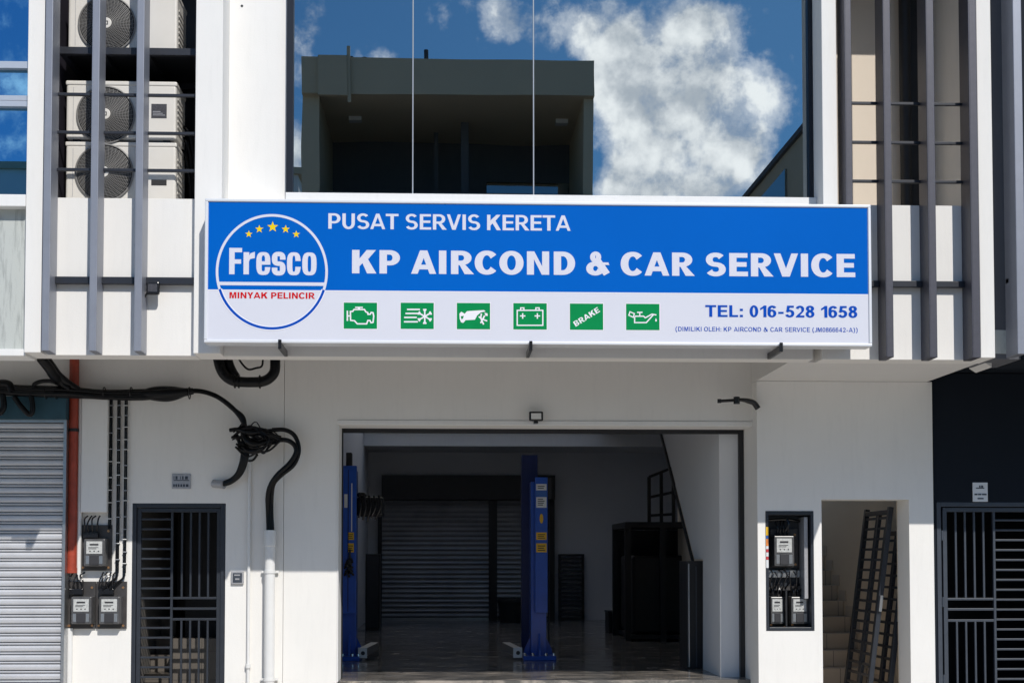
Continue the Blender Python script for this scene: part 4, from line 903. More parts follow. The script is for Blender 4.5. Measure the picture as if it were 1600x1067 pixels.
# ------------------------------------------------------------------ floodlights, bracket
def flood(px, py, w, h, Y, lens, label, arm):
    c = at(px, py, Y); W_, H_ = w * Y / FPX / 2, h * Y / FPX / 2
    t = thing('floodlight', label, 'floodlight', (c.x, Y, c.z))
    MB().box(c.x - W_, c.x + W_, Y - .03, Y + .015, c.z - H_, c.z + H_).obj('housing', M['blackgloss'], t, bevel=.012, seg=3)
    MB().box(c.x - W_ * .72, c.x + W_ * .72, Y - .034, Y - .0305, c.z - H_ * .62, c.z + H_ * .62).obj('lens', lens, t, bevel=.003)
    a = MB(); arm(a, c, W_, H_, Y); a.obj('arm', M['blackgloss'], t, smooth=True); return t
def arm1(a, c, w, h, Y): a.box(c.x - w * .6, c.x + w * .6, Y + .015, YG, c.z - h * .3, c.z + h * .1); a.box(c.x - .02, c.x + .02, Y - .01, YG, c.z - h - .02, c.z - h)
flood(837.5, 650.5, 22, 15, YG - .09, M['lens'], 'small black floodlight with white lens on the wall above the garage opening', arm1)
def arm2(a, c, w, h, Y): a.box(c.x - .015, c.x + .015, Y + .015, YN, c.z - .02, c.z + .02); a.tube([(c.x - w * .8, Y, c.z - h * .5), (c.x - w - .03, Y + .02, c.z - h - .03), (c.x - w - .05, YN, c.z - h - .07)], .009, 8, 5)
flood(239.5, 451, 20, 20, YN - .10, M['acplate'], 'small black lamp fixed under the dark rail on the left white panel', arm2)
bp = lambda px, py, Y: at(px, py, Y)
mb = MB(); yq = YG - .30
mb.tube([bp(1124, 626.5, yq), bp(1143, 625.5, yq), bp(1158, 624.5, yq), (XC - .10, yq + .02, zz(626, yq, 1163)), (XC - .04, yq + .04, zz(629, yq, 1168)), (XC, yq + .05, zz(637, yq, 1171))], [.016, .016, .018, .026, .028, .030], 10, 5)
arm_ = mb.obj('wall_arm', M['blackgloss'], None, smooth=True); tag(arm_, 'short black curved arm sticking out beside the upper right of the garage opening', 'bracket')
MB().tube([bp(1151, 620, yq), bp(1151, 631, yq)], .032, 12).obj('clamp', M['blackgloss'], arm_, smooth=True); MB().tube([bp(1124, 623.5, yq), bp(1124, 629.5, yq)], .02, 10).obj('end_knob', M['blackgloss'], arm_, smooth=True)

# ------------------------------------------------------------------ pipes
def vpipe(name, px, py0, py1, Y, r, m, label, cat, zbot=None, extra=None):
    x = xx(px, Y, 800); z1, z0 = zz(py0, Y, px), (zz(py1, Y, px) if zbot is None else zbot)
    o = MB().tube([(x, Y, z0), (x, Y, z1)], r, 20).obj(name, m, None, smooth=True); tag(o, label, cat); return o, x
o, x = vpipe('drain_pipe', 113.5, 560, 895, YG - .07, .047, M['red'], 'thick red painted pipe running down beside the grey roller shutter', 'pipe')
for py in (672,): z = zz(py, YG - .07, 113); MB().tube([(x, YG - .07, z - .015), (x, YG - .07, z + .015)], .052, 20).obj('bracket', M['dark'], o, smooth=True)
z = zz(890, YG - .07, 113); MB().tube([(x, YG - .07, z - .03), (x, YG - .07, z + .02)], .052, 20).obj('coupling', M['red'], o, smooth=True)
o, x = vpipe('water_pipe', 124.3, 622, 905, YG - .045, .022, M['pvc'], 'thin white pipe between the red pipe and the white trunking box', 'pipe')
o, x = vpipe('water_pipe', 111.5, 981, 1067, YG - .03, .028, M['pvc'], 'short white pipe below the lower left meter by the shutter', 'pipe', .0)
o, x = vpipe('conduit', 389.3, 718, 1067, YG - .025, .0165, M['pvc'], 'thin white conduit running down between the left gate and the downpipe', 'conduit', .02)
for py in (1040,):
    z = zz(py, YG - .03, 389); MB().tube([(x, YG - .028, z - .02), (x, YG - .028, z + .02)], .027, 14).obj('coupling', M['pvc'], o, smooth=True)
yd = YG - .075; x = xx(421.5, yd, 900); z1 = zz(828, yd, 421)
dpz = MB().lathe((x, yd), [(.052, .0), (.052, z1 - .16), (.060, z1 - .155), (.060, z1 - .02), (.054, z1), (.03, z1)], 24).obj('downpipe', M['pvc'], None, smooth=True)
tag(dpz, 'thick white pipe that two black cables enter left of the garage opening', 'pipe')
for py in (893, 1061): z = zz(py, yd, 421); MB().tube([(x, yd, z - .014), (x, yd, z + .014)], .060, 22).box(x - .085, x + .085, yd + .03, yd + .05, z - .012, z + .012).obj('clip', M['pvc'], dpz, smooth=True)

# trunking box and cable ladders
tb = MB().rect(127, 167.5, 618, 800, YG - .10, .099).obj('cable_trunking', M['white2'], None, bevel=.006); tag(tb, 'flat white trunking box on the wall above the upper meter', 'trunking')
for (a, c, lab) in ((168.5, 175.5, 'leftmost of three clipped black riser cables right of the trunking box'), (181, 188, 'middle of three clipped black riser cables above the lower meters'), (192.5, 199, 'rightmost of three clipped black riser cables, nearest the left gate')):
    yb = YG - .03; x0, x1 = xx(a, yb, 760), xx(c, yb, 760); zt, zb_ = zz(618, yb, a), zz(826 if a < 170 else 895, yb, a)
    xm = (x0 + x1) / 2; mb = MB(); w = x1 - x0
    for u in (-.2, .2): mb.tube([(xm + u * w, yb, zb_), (xm + u * w + .002, yb, (zt + zb_) / 2), (xm + u * w, yb, zt)], w * .19, 10, 6)
    if a > 170: mb.tube([(xm, yb, zb_ + .02), (xm - .01, yb - .01, zb_ - .05), (xm - .07, yb - .03, zb_ - .10), (xm - .13, yb - .05, zb_ - .16)], w * .3, 8, 5)
    o = mb.obj('riser_cable', M['black'], None, smooth=True); tag(o, lab, 'cable', 'black cables clipped to the wall above the meters')
    z = zt - .10
    while z > zb_ + .03: MB().box(x0 + .003, x1 - .001, yb - w * .19 - .004, yb + .028, z - .004, z + .004).obj('cable_clip', M['plate' if random.random() < .5 else 'pvc'], o); z -= random.choice((.10, .115, .125, .16))

# cables on the left wall
def cab_pts(pts): return [at(px, py, Y - .15 * min(1, max(0, (150 - px) / 45))) for (px, py, Y) in pts]
ya = YG - .14
main = MB()
for i, off in enumerate(((0, 0), (-4.5, .03), (4.5, .03), (0, -.035), (-2.5, -.03), (2.5, -.03), (-5, 0), (5, -.01), (3, .05))):
    j = lambda: random.uniform(-1.6, 1.6)
    dy, dY = off
    pts = [(-30, 606 + dy + j(), ya + dY), (40, 611 + dy + j(), ya + dY), (105, 613 + dy + j(), ya + dY), (160, 617 + dy * .8 + j(), ya + dY), (222, 617 + dy + j(), ya + dY), (262, 614 + dy * .8, ya + dY), (292, 612 + dy * .4, ya + dY * .5)]
    main.tube(cab_pts(pts), random.uniform(.017, .026), 10, 6)
main.tube(cab_pts([(212, 616, ya), (235, 615.5, ya - .02), (262, 615, ya - .03), (285, 613, ya - .02), (302, 611, ya)]), [.034, .045, .055, .045, .032], 12, 6)
for dz, dq in ((-7, -.02), (-8, .02), (7, -.02), (8, .02), (3, -.05), (-3, -.05)): main.tube(cab_pts([(212, 616, ya), (238, 615 + dz, ya + dq), (268, 615 + dz * 1.15, ya + dq), (302, 611, ya)]), .016, 8, 7)
for dx in (0, 3, 6): main.tube(cab_pts([(284, 612, ya), (312, 611, ya), (340, 620, ya), (366, 640, ya), (381, 662 - dx, ya), (386 - dx, 690, ya), (385 - dx, 715, ya), (377 - dx * .8, 738, ya + .03), (362, 752 - dx * .5, ya + .06), (347, 757 - dx * .3, ya + .09)]), .024, 12, 7)
mc = main.obj('cable_bundle', M['black'], None, smooth=True); tag(mc, 'thick black cable bundle running along the left wall and curving down into it', 'cable')
p = at(343, 757, ya + .10); q = at(334, 755.5, YG + .01)
MB().tube([at(350, 757, ya + .08), q], .042, 14).obj('wall_sleeve', M['plate'], mc, smooth=True)
tw = MB()
for px in (72, 88, 163, 205, 296): p = cab_pts([(px, 614, ya)])[0]; tw.tube([(p.x, p.y + .058 * math.cos(a), p.z + .058 * math.sin(a)) for a in [2 * math.pi * i / 14 for i in range(15)]], .006, 5, caps=False)
tw.obj('cable_tie', M['blackgloss'], mc, smooth=True)
lp = MB(); yb = ya - .03
lp.tube(cab_pts([(64, 560, yb - .3), (76, 574, yb - .2), (84, 586, yb - .1), (95, 597, yb), (110, 607, yb)]), [.045, .05, .05, .045, .04], 12, 6)
lp.tube(cab_pts([(70, 556, yb - .25), (82, 572, yb - .15), (92, 586, yb - .05), (106, 598, yb), (122, 609, yb)]), .035, 12, 6)
tag(lp.obj('hanging_cable', M['black'], None, smooth=True), 'pair of black cables dropping from the overhang to the wall bundle', 'cable')
lp = MB(); lp.tube(cab_pts([(52, 608, yb), (54, 600, yb), (66, 595.5, yb), (82, 596, yb), (96, 602, yb), (112, 608, yb)]), .02, 10, 6)
tag(lp.obj('cable_loop', M['black'], None, smooth=True), 'thin black cable arching just above the wall bundle over the shutter', 'cable')
lp = MB(); lp.tube(cab_pts([(22, 620, yb), (34, 636, yb), (45, 647, yb), (50, 644, yb), (51, 632, yb), (48, 616, yb)]), .026, 10, 6)
tag(lp.obj('cable_loop', M['black'], None, smooth=True), 'black cable loop sagging below the bundle onto the teal housing', 'cable')
lp = MB(); lp.tube(cab_pts([(-6, 600, yb), (3, 599, yb), (14, 601, yb), (19, 612, yb)]), .04, 10, 6); lp.tube(cab_pts([(4, 616, yb), (6, 634, yb), (1, 644, yb), (-8, 646, yb)]), .03, 10, 6)
tag(lp.obj('cable_loop', M['black'], None, smooth=True), 'knotted black cable coil at the far left end of the bundle', 'cable')

# junction tangle and its two drop cables
tg = MB()
for i in range(34):
    y = 662 + random.uniform(0, 50); tgp = []
    x_ = random.uniform(360, 395); e_ = random.uniform(405, 440)
    for k in range(5):
        u = k / 4; tgp.append((x_ + (e_ - x_) * u, 688 + (y - 688) * math.sin(u * math.pi * .8 + .5) + random.uniform(-5, 5), ya - .05 + random.uniform(-.05, .05)))
    tg.tube(cab_pts(tgp), random.uniform(.005, .013), 8, 5)
tg.tube(cab_pts([(359, 672, ya - .04), (372, 671, ya - .06), (392, 676, ya - .07), (428, 672, ya - .04)]), [.02, .022, .03, .018], 9, 5)
tg.tube(cab_pts([(378, 676, ya - .05), (388, 690, ya - .08), (402, 694, ya - .08), (430, 686, ya - .04)]), [.02, .035, .03, .018], 10, 5)
tg.tube(cab_pts([(376, 702, ya - .04), (395, 705, ya - .07), (412, 700, ya - .05)]), [.02, .03, .02], 9, 5)
tg.tube(cab_pts([(370, 680, ya), (374, 692, ya - .03), (376, 704, ya)]), .018, 8, 5)
tg.tube(cab_pts([(402, 710, ya), (396, 718, ya + .05), (389, 720, YG - .03)]), .012, 8, 5)
tag(tg.obj('cable_junction', M['black'], None, smooth=True), 'tangled black cable splice on the wall left of the garage opening', 'cable junction')
cb = MB(); cb.tube(cab_pts([(425, 671.5, ya - .03), (445, 671.5, ya), (459, 679, ya), (466, 694, ya), (466, 710, ya), (458, 727, ya), (441, 741, ya), (428, 755, ya + .02), (424.5, 775, ya + .05), (424, 800, yd), (425.5, 832, yd)]), .022, 12, 7)
tag(cb.obj('drop_cable', M['black'], None, smooth=True), 'outer of two black cables looping from the splice into the white pipe', 'cable', 'black cables looping into the white pipe')
cb = MB(); cb.tube(cab_pts([(425, 690, ya - .03), (440, 687, ya - .02), (452, 689, ya - .03), (461, 697, ya - .03), (462, 708, ya - .03), (452, 724, ya - .03), (434, 741, ya - .02), (423, 757, ya), (418.5, 775, ya + .03), (419, 800, yd), (420, 832, yd)]), .024, 12, 7)
tag(cb.obj('drop_cable', M['black'], None, smooth=True), 'inner of two black cables looping from the splice into the white pipe', 'cable', 'black cables looping into the white pipe')
hp = MB(); yh = 13.0
hp.tube(cab_pts([(338, 545, yh), (343, 570, yh), (350, 585, yh), (362, 594, yh), (377, 596.5, yh), (392, 597, yh), (410, 596, yh), (422, 590, yh), (429, 580, yh), (430, 565, yh), (430, 540, yh)]), .050, 14, 7)
hp.tube(cab_pts([(352, 545, yh + .08), (357, 568, yh + .08), (362, 580, yh + .08), (368, 590, yh + .05)]), .05, 12, 6)
hp.tube(cab_pts([(370, 555, yh + .1), (378, 568, yh + .1), (388, 577, yh + .12), (400, 575, yh + .12), (409, 572, yh + .1), (411, 560, yh + .1)]), .010, 8, 5)
for px, py in ((367, 596), (373, 596), (406, 596.5), (347, 578)): p = at(px, py, yh); hp.tube([(p.x + .012 * 0, p.y + .06 * math.cos(a), p.z + .06 * math.sin(a)) for a in [2 * math.pi * i / 14 for i in range(15)]], .008, 5, caps=False)
tag(hp.obj('cable_hoop', M['black'], None, smooth=True), 'thick black cable hoop hanging under the overhang left of the garage', 'cable')

# plates, bell
def plate(a, c, t, d, Y, label, rows, m='plate'):
    pl = MB().rect(a, c, t, d, Y - .012, .011).obj('notice_plate', M[m], None, bevel=.003); tag(pl, label, 'plate')
    x0, x1, z1, z0 = xx(a, Y - .012, t), xx(c, Y - .012, t), zz(t, Y - .012, a), zz(d, Y - .012, a); mk = MB(); w, h = x1 - x0, z1 - z0
    for (v, hh, spans) in rows:
        for (u0, u1) in spans: mk.box(x0 + w * u0, x0 + w * u1, Y - .0145, Y - .012, z1 - h * (v + hh), z1 - h * v)
    mk.obj('engraving', M['gateslate'], pl); return pl
plate(268.5, 298, 740.5, 763.5, YG, 'small grey metal plate on the wall above the left gate', [(.14, .22, ((.10, .13), (.2, .3), (.44, .47), (.55, .62), (.7, .85))), (.40, .05, ((.1, .92),)), (.68, .18, ((.08, .16), (.2, .28), (.33, .41), (.46, .55), (.6, .7), (.75, .88)))])
plate(1520, 1543.5, 753.5, 783.5, gy, 'pale paper notice on the navy wall above the right gate', [(.16, .10, ((.42, .5), (.55, .68))), (.27, .05, ((.2, .75),)), (.58, .08, ((.1, .3), (.34, .55), (.6, .9))), (.8, .07, ((.3, .7),))], 'stickerw')
bx = MB().rect(361, 380.5, 892, 912, YG - .03, .029).obj('door_bell', M['plate'], None, bevel=.005); tag(bx, 'square grey switch box on the wall right of the left gate', 'switch box')
MB().rect(363.7, 378, 894.7, 909.5, YG - .036, .0055).obj('cover', M['gateslate'], bx, bevel=.003)
MB().rect(366, 375, 897, 899, YG - .0385, .002).rect(367.5, 374, 903, 905.5, YG - .0385, .002).obj('marking', M['plate'], bx)

# ------------------------------------------------------------------ vehicle lift posts
yp = 16.4; K = yp / FPX
def P_(px, py, Y=yp): v = at(px, py, Y); return v
def lift(side):
    if side < 0: x0, x1, xb0, xb1, top, cov = 535, 557.5, 524, 562.5, 727.5, 958
    else: x0, x1, xb0, xb1, top, cov = 830, 855.5, 817, 868, 745.5, 957
    lab = 'blue lift post at the left of the garage with black hoses at its side' if side < 0 else 'blue lift post with white and yellow stickers before the dark rear shutters'
    xm = (P_(x0, 900).x + P_(x1, 900).x) / 2
    t = thing('lift_post', lab, 'vehicle lift', (xm, yp + .15, FL), 'two blue car lift posts in the garage')
    X0, X1 = P_(x0, 900).x, P_(x1, 900).x; zt = zz(top, yp, x0)
    MB().box(X0 + .0, X1 - .01, yp + .06, yp + .32, FL + .04, zt - .05).obj('column', M['blue'], t, bevel=.006)
    cx0, cx1 = (X0 + .0, X1 - .005) if side < 0 else (P_(836, 850).x, X1)
    cv = MB().box(cx0, cx1, yp - .03, yp + .059, zz(cov, yp, x0), zt).obj('front_cover', M['blue'], t, bevel=.006)
    if side < 0:
        MB().box(cx0 + (cx1 - cx0) * .38, cx0 + (cx1 - cx0) * .44, yp - .034, yp - .0305, zz(955, yp, 545), zt - .05).obj('groove', M['navyblue'], cv)
        MB().box(cx0 + (cx1 - cx0) * .62, cx0 + (cx1 - cx0) * .70, yp - .034, yp - .0305, zz(830, yp, 545), zz(755, yp, 545)).box(cx0 + .02, cx0 + .06, yp - .034, yp - .0305, zz(793, yp, 545), zz(772, yp, 545)).obj('reflective_strip', M['stickerw'], cv)
    bp_ = MB().box(P_(xb0, 1000).x, P_(xb1, 1000).x, yp - .10, yp + .45, FL + .001, FL + .055).obj('base_plate', M['blue'], t, bevel=.005)
    for (u, sgn) in ((X0, -1), (X1 - .01, 1)):
        MB().prism([(u, FL + .056), (u + sgn * .085, FL + .056), (u + sgn * .07, FL + .13), (u, FL + .27)], 1, yp + .17, yp + .19).obj('gusset', M['blue'], t)
    MB().prism([(yp + .058, FL + .056), (yp - .07, FL + .056), (yp - .055, FL + .12), (yp + .058, FL + .32)], 0, (X0 + X1) / 2 - .012, (X0 + X1) / 2 + .012).obj('gusset', M['blue'], t)
    bo = MB()
    for u in (.06, .3, .7, .94): xq = P_(xb0, 1000).x * (1 - u) + P_(xb1, 1000).x * u; bo.lathe((xq, yp - .06), [(.018, FL + .056), (.018, FL + .085), (.008, FL + .09)], 8)
    bo.obj('anchor_bolt', M['chrome'], t)
    # swing arm end with pad
    a, c = (564, 577) if side < 0 else (795, 815)
    ax, ay = P_(a, 1015).x, P_(c, 1015).x
    if side < 0: ar = MB().bar((ax + .02, yp + .0, FL + .10), (ay + .02, yp + .8, FL + .12), .10, .10)
    else: ar = MB().bar((ay - .05, yp - .02, FL + .10), (ax - .0, yp + .75, FL + .12), .10, .10)
    aro = ar.obj('swing_arm', M['metal'], t, bevel=.006)
    e = (ax + .02, yp) if side < 0 else (ay - .05, yp - .02)
    MB().box(e[0] - .055, e[0] + .055, e[1] - .025, e[1] - .001, FL + .03, FL + .155).obj('arm_end', M['stickerw'], aro, bevel=.004)
    MB().disc((e[0] + .005, FL + .09), .025, e[1] - .0275, 12, .002).obj('bolt', M['ink'], aro)
    # stickers
    sx0, sx1 = (cx0 + .065, cx1 - .03) if side < 0 else (cx0 + .012, cx1 - .012)
    for (pa, pb_) in ((831.5, 843), (848.5, 862.5)):
        s = MB().box(sx0, sx1, yp - .034, yp - .031, zz(pb_, yp, x0), zz(pa, yp, x0)).obj('sticker', M['stickery'], cv)
        mk = MB(); h = zz(pa, yp, x0) - zz(pb_, yp, x0); w = sx1 - sx0
        for k in range(3): mk.box(sx0 + w * .15, sx1 - w * (.15 + .1 * (k % 2)), yp - .036, yp - .034, zz(pb_, yp, x0) + h * (.18 + .24 * k), zz(pb_, yp, x0) + h * (.18 + .24 * k) + h * .10)
        mk.obj('sticker_text', M['ink'], cv)
    if side > 0:
        for (pa, pb_, m) in ((756, 766, 'stickerw'), (766.5, 776, 'stickerb'), (776.5, 793, 'stickerw')):
            MB().box(sx0, sx1, yp - .034, yp - .031, zz(pb_, yp, x0), zz(pa, yp, x0)).obj('sticker', M[m], cv)
        mk = MB(); w = sx1 - sx0
        for k, py in enumerate((759, 762, 779, 782, 785, 788)): mk.box(sx0 + w * .15, sx1 - w * (.2 + .07 * (k % 3)), yp - .036, yp - .034, zz(py + 1.3, yp, x0), zz(py, yp, x0))
        mk.obj('sticker_text', M['ink'], cv)
        MB().prism([(sx0 + w * .5 + .022 * math.cos(k * .4), zz(810, yp, x0) + .06 * math.sin(k * .4)) for k in range(16)], 1, yp - .036, yp - .031).obj('maker_badge', M['stickery'], cv)
        MB().box(P_(814, 800, yp + .9).x, P_(839, 800, yp + .9).x, yp + .75, yp + .95, FL, zz(711, yp + .8, 826)).obj('rear_mast', M['navyblue'], t, bevel=.006)
        MB().box(X1 + .0, X1 + .06, yp + .1, yp + .3, zz(778, yp, 860), zt + .0).obj('pulley_cover', M['dark'], t, bevel=.005)
        MB().tube([(X1 + .03, yp + .2, zz(778, yp, 860)), (X1 + .03, yp + .2, FL + .06)], .012, 8).obj('cable', M['dark'], t, smooth=True)
    else:
        MB().box(X0 + .03, X0 + .10, yp + .1, yp + .25, zt - .05, zt + .17).obj('top_bracket', M['dark'], t, bevel=.01)
        mo = MB().box(X1 - .009, X1 + .32, yp + .05, yp + .35, zz(806, yp, 560), zz(776, yp, 560)).box(X1 - .009, X1 + .10, yp + .08, yp + .32, zz(776, yp, 560) + .001, zz(768, yp, 560))
        mo.obj('pump_unit', M['blackgloss'], t, bevel=.03, seg=3)
        hs = MB()
        for k in range(5): hs.tube([(X1 + .02 + .06 * k, yp + .04, zz(774, yp, 560)), (X1 + .05 + .06 * k, yp + .0, zz(790, yp, 560)), (X1 + .02 + .05 * k, yp + .02, zz(809 + 3 * (k % 3), yp, 560))], .014, 8, 5)
        hs.tube([(X0 - .03, yp + .1, zz(780, yp, 560)), (X0 - .05, yp, zz(850, yp, 560)), (X0 - .04, yp - .02, zz(930, yp, 560))], .013, 8, 5)
        hs.obj('hose', M['blackgloss'], t, smooth=True)
        lk = MB()
        for k in range(9):
            p = P_(546 + random.uniform(-3.5, 3.5), 876 + k * 2.8, yp); lk.tube([(p.x - .03, yp - .05, p.z), (p.x + random.uniform(-.02, .02), yp - .08, p.z + .03), (p.x + .03, yp - .05, p.z - .02)], .014, 7, 4)
        lk.tube([P_(547, 858, yp - .05), P_(546, 880, yp - .05)], .012, 8)
        lk.obj('hanging_chain', M['dark'], t, smooth=True)
lift(-1); lift(1)

# ------------------------------------------------------------------ things inside the garage
def gx(px, py, Y): return at(px, py, Y)
pl_ = thing('storage_platform', 'dark steel platform with railing on top under the garage stair', 'platform', (3.2, 20.5, FL)); yk = 20.0
a = gx(977, 900, yk); zd = zz(815, yk, 1000)
MB().box(a.x, 3.9, yk, yk + 1.6, zd - .09, zd).obj('deck', M['dark'], pl_, bevel=.006)
for (u, v) in ((a.x, yk), (a.x, yk + 1.5), (3.8, yk), (3.8, yk + 1.5), (3.2, yk)): MB().box(u, u + .09, v, v + .09, FL + .001, zd - .091).obj('post', M['dark'], pl_)
MB().box(a.x + .12, 3.78, yk + .14, yk + 1.5, FL + .1, zd - .5).obj('machine_casing', M['dark'], pl_, bevel=.05)
MB().box(a.x + .09, 3.8, yk + .02, yk + 1.5, FL + .03, FL + .09).obj('shelf', M['dark'], pl_)
MB().box(a.x + .05, 3.9, yk + 1.595, yk + 1.62, FL + .002, zd - .092).obj('back_sheet', M['dark'], pl_)
rl = MB(); q0, q1 = gx(1014, 745, yk + .3), gx(1052, 730, yk + .3); zbm = zz(815, yk, 1000)
for q in (q0, q1, gx(1033, 738, yk + 1.4)): rl.bar((q.x, q.y, zbm + .001), (q.x, q.y, q.z), .05)
for f in (0, .45, .85):
    rl.bar((q0.x, yk + .3, q0.z - f * (q0.z - zbm)), (q1.x, yk + .3, q1.z - f * (q1.z - zbm)), .04)
rl.obj('railing', M['dark'], pl_)
lk = thing('locker', 'tall narrow black locker with bright metal edge against the right garage wall', 'locker', (2.75, 15.3, FL))
a = gx(1071, 950, 15.15); z1 = zz(876, 15.15, 1085)
MB().box(a.x, XI1 + .10, 15.06, 15.55, FL + .001, z1).obj('body', M['dark'], lk, bevel=.008)
MB().box(a.x + .015, a.x + .028, 15.045, 15.059, FL + .02, z1 - .03).obj('edge_strip', M['chrome'], lk)
MB().box(a.x + .10, a.x + .112, 15.05, 15.059, FL + .02, z1 - .06).obj('door_seam', M['gateslate'], lk)
gp = thing('grille_panel', 'low dark slatted panel leaning on the rear garage wall right of the lift post', 'panel', (2.3, 26.5, FL)); yq = YB - .10
a, c = gx(872.5, 900, yq), gx(913, 900, yq); zt = zz(865, yq, 890)
MB().box(a.x, a.x + .05, yq, yq + .05, FL, zt).box(c.x - .05, c.x, yq, yq + .05, FL, zt).box(a.x + .05, c.x - .05, yq, yq + .05, zt - .05, zt).box(a.x + .05, c.x - .05, yq, yq + .05, FL, FL + .05).obj('frame', M['dark'], gp)
sl_ = MB(); z = FL + .09
while z < zt - .08: sl_.box(a.x + .051, c.x - .051, yq + .01, yq + .035, z, z + .05); z += .085
sl_.obj('slat', M['gate'], gp)
bx = thing('tool_cabinet', 'tall black cabinet in the rear left corner beside the dark shutter', 'cabinet', (-1.3, 23, FL)); yq = 23.0
a, c = gx(571, 900, yq), gx(593, 900, yq); zt = zz(865, yq, 580)
MB().box(a.x, c.x, yq, yq + .6, FL + .001, zt).obj('body', M['dark'], bx, bevel=.01); MB().box(a.x + .02, c.x - .02, yq - .012, yq - .001, FL + .06, zt - .04).obj('door', M['gate'], bx, bevel=.004)
bx = thing('step_box', 'small dark box on the floor beside the steel platform', 'box', (2.4, 20.2, FL)); a, c = gx(951, 960, 22.0), gx(976, 960, 22.0)
MB().box(a.x, c.x, 22.0, 22.5, FL + .001, zz(957, 22, 960)).obj('body', M['dark'], bx, bevel=.01); MB().box(a.x - .01, c.x + .01, 21.99, 22.51, zz(957, 22, 960) + .001, zz(957, 22, 960) + .03).obj('lid', M['gate'], bx, bevel=.004)
bx = thing('waste_bin', 'dark bin in front of the narrow rear shutter', 'bin', (.9, 25.5, FL)); a, c = gx(778, 950, 25.5), gx(822, 950, 25.5)
MB().lathe(((a.x + c.x) / 2, 25.7), [((c.x - a.x) * .42, FL + .001), ((c.x - a.x) * .5, zz(940, 25.5, 800))], 16).obj('body', M['dark'], bx, smooth=True); MB().lathe(((a.x + c.x) / 2, 25.7), [((c.x - a.x) * .52, zz(940, 25.5, 800) + .001), ((c.x - a.x) * .5, zz(934, 25.5, 800))], 16).obj('lid', M['dark'], bx, smooth=True)

# gate leaves leaning in the stairwell
def leaf(y0, y1, xt, xb, zt, label, n=18):
    t = thing('gate_leaf', label, 'gate leaf', (xb, (y0 + y1) / 2, .02), 'spare black gate leaves leaning in the stairwell')
    U = Vector((xt - xb, 0, zt - .022)); H = U.length; U.normalize(); Vv = Vector((0, y1 - y0, 0)); Wd = y1 - y0; Nn = Vector((-U.z, 0, U.x)).normalized()
    O = Vector((xb, y0, .022))
    def pt(u, v): return O + Vector((0, 1, 0)) * (u * Wd) + U * (v * H)
    fr = MB(); w = .05
    for u in (.035, .965): fr.bar(pt(u, 0), pt(u, 1), .06, .05, (1, 0, 0))
    for v in (.012, .975): fr.bar(pt(.06, v), pt(.94, v), .05, .045, (1, 0, 0))
    fr.bar(pt(.42, .02), pt(.42, .97), .05, .035, (1, 0, 0)); fr.bar(pt(.5, .02), pt(.5, .97), .03, .03, (1, 0, 0))
    fr.obj('frame', M['gate'], t, bevel=.004)
    br_ = MB()
    for i in range(1, n + 1): br_.bar(pt(.06, i / (n + 1)), pt(.94, i / (n + 1)), .026, .026, (1, 0, 0))
    br_.obj('bar', M['gate'], t)
    MB().bar(pt(-.005, .48) , pt(-.005, .56), .05, .03, (1, 0, 0)).obj('lock_plate', M['metal'], t)
leaf(13.78, 14.62, 4.62, 4.35, 2.10, 'front one of the two black gate leaves leaning against the stairwell wall')
leaf(13.80, 14.50, 4.80, 4.57, 1.88, 'rear shorter gate leaf, tucked behind the front one in the stairwell', 14)

# ------------------------------------------------------------------ buildings across the road (seen mirrored in the window)
YV = 40.0; YO = 24.06 - YV
vx = lambda px: at(px, 150, YV).x; vz = lambda py: at(700, py, YV).z
op = thing('opposite_building', 'grey concrete block across the road with deep recessed top floor', 'building', (0, YO - 5, 0))
xo0, xo1 = vx(472), vx(929); zt = vz(92); zp = vz(148)
MB().box(xo0, xo1, YO - .3, YO, zp, zt).obj('parapet', M['oliveshade'], op)
MB().box(xo0, xo0 + .5, YO - 5, YO - .301, 0, zt).box(xo1 - .3, xo1, YO - 5, YO - .301, 0, zt).obj('side_wall', M['oliveshade'], op)
MB().box(xo0 + .501, xo1 - .301, YO - 5, YO - .301, zp + .05, zp + .3).obj('canopy_slab', M['oliveshade'], op)
MB().box(xo0 + .01, xo1 - .01, YO - 9, YO - 5.001, 0, zt - .1).box(xo0 + .501, xo1 - .301, YO - 5, YO - .05, 0, vz(300)).obj('back_wall', M['partywall'], op)
MB().box(vx(543), vx(548), YO + .001, YO + .1, zp - .3, zt + .3).obj('rain_pipe', M['oliveshade'], op)
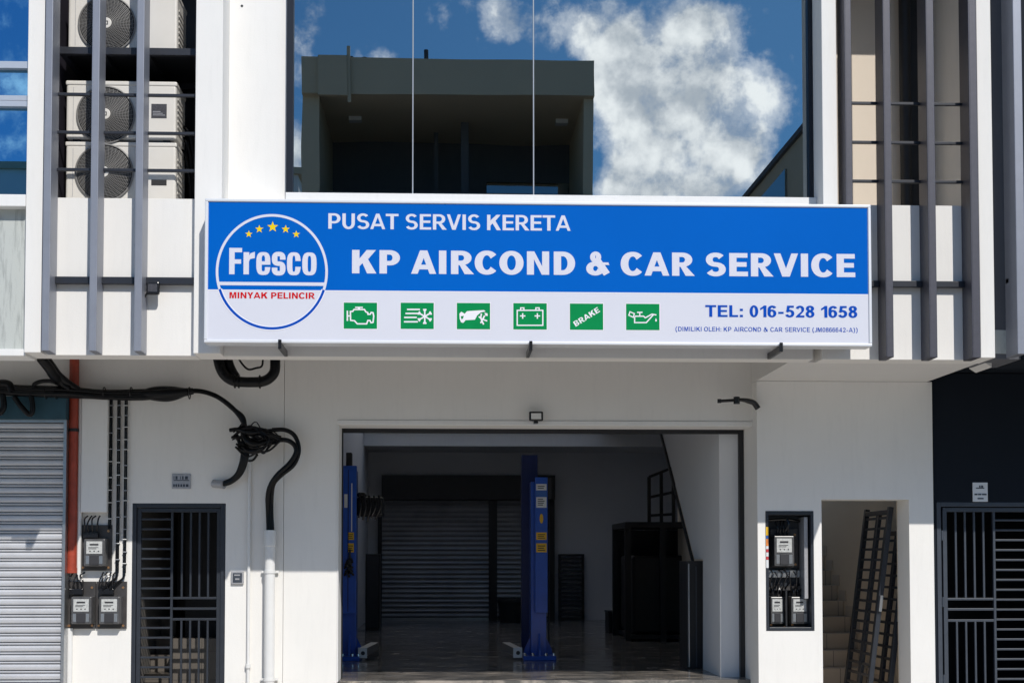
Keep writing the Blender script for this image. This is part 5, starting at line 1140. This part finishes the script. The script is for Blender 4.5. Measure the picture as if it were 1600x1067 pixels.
MB().box(vx(498), vx(543), YO + .001, YO + .15, zp - .1, zt).obj('corner_panel', M['oliveshade'], op)
MB().box(vx(768), vx(912), YO - 4.99, YO - 4.9, vz(275), vz(212)).box(vx(575), vx(640), YO - 4.99, YO - 4.9, vz(290), vz(236)).obj('window', M['glass'], op)
MB().box(vx(722), vx(735), YO - 3, YO - 2.7, vz(300) , zp + .04).box(vx(676), vx(683), YO - 4, YO - 3.8, vz(300), zp + .04).obj('column', M['partywall'], op)
for px, py in ((546, 205), (888, 190)): MB().box(vx(px) - .2, vx(px) + .2, YO - 2.6, YO - 2.3, zp - .08, zp + .049).obj('ceiling_lamp', M['lens'], op)
MB().tube([(vx(665), YO - 1, zt - 1), (vx(665), YO - 1, vz(59))], .07, 10).tube([(vx(547), YO - .5, zt - .5), (vx(547), YO - .5, vz(82))], .08, 10).tube([(vx(564), YO - .4, zt), (vx(565), YO - .4, vz(86)), (vx(571), YO - .4, vz(86)), (vx(572), YO - .4, vz(90))], .04, 8, 4).obj('roof_pipe', M['gateslate'], op)
sb = thing('row_building', 'long flat roofed building along the side of the road to the right', 'building', (13, -30, 0))
MB().box(9, 18, -60, -7.5, 0, 12.3).obj('wall', M['oliveshade'], sb); MB().box(8.9, 18.1, -60.1, -7.4, 12.301, 12.45).obj('coping', M['partywall'], sb)
wm = MB()
for i in range(9):
    for k in range(3): wm.box(8.93, 8.999, -57 + i * 5.4, -54 + i * 5.4, 2.5 + k * 3.6, 4.6 + k * 3.6)
wm.obj('window', M['glass'], sb)
fb2 = thing('far_building', 'pale far block beyond the opposite building on the left', 'building', (-9.5, -42, 0))
MB().box(-22, -6.6, -50, -36, 0, 18.7).obj('wall', M['white2'], fb2); MB().box(-22.2, -6.4, -50.2, -35.8, 18.701, 19.0).obj('coping', M['oliveshade'], fb2)
wm = MB()
for i in range(4):
    for k in range(4): wm.box(-20.5 + i * 3.6, -18.6 + i * 3.6, -36.0 + .001, -35.93, 3 + k * 3.7, 5 + k * 3.7)
wm.obj('window', M['glass'], fb2)
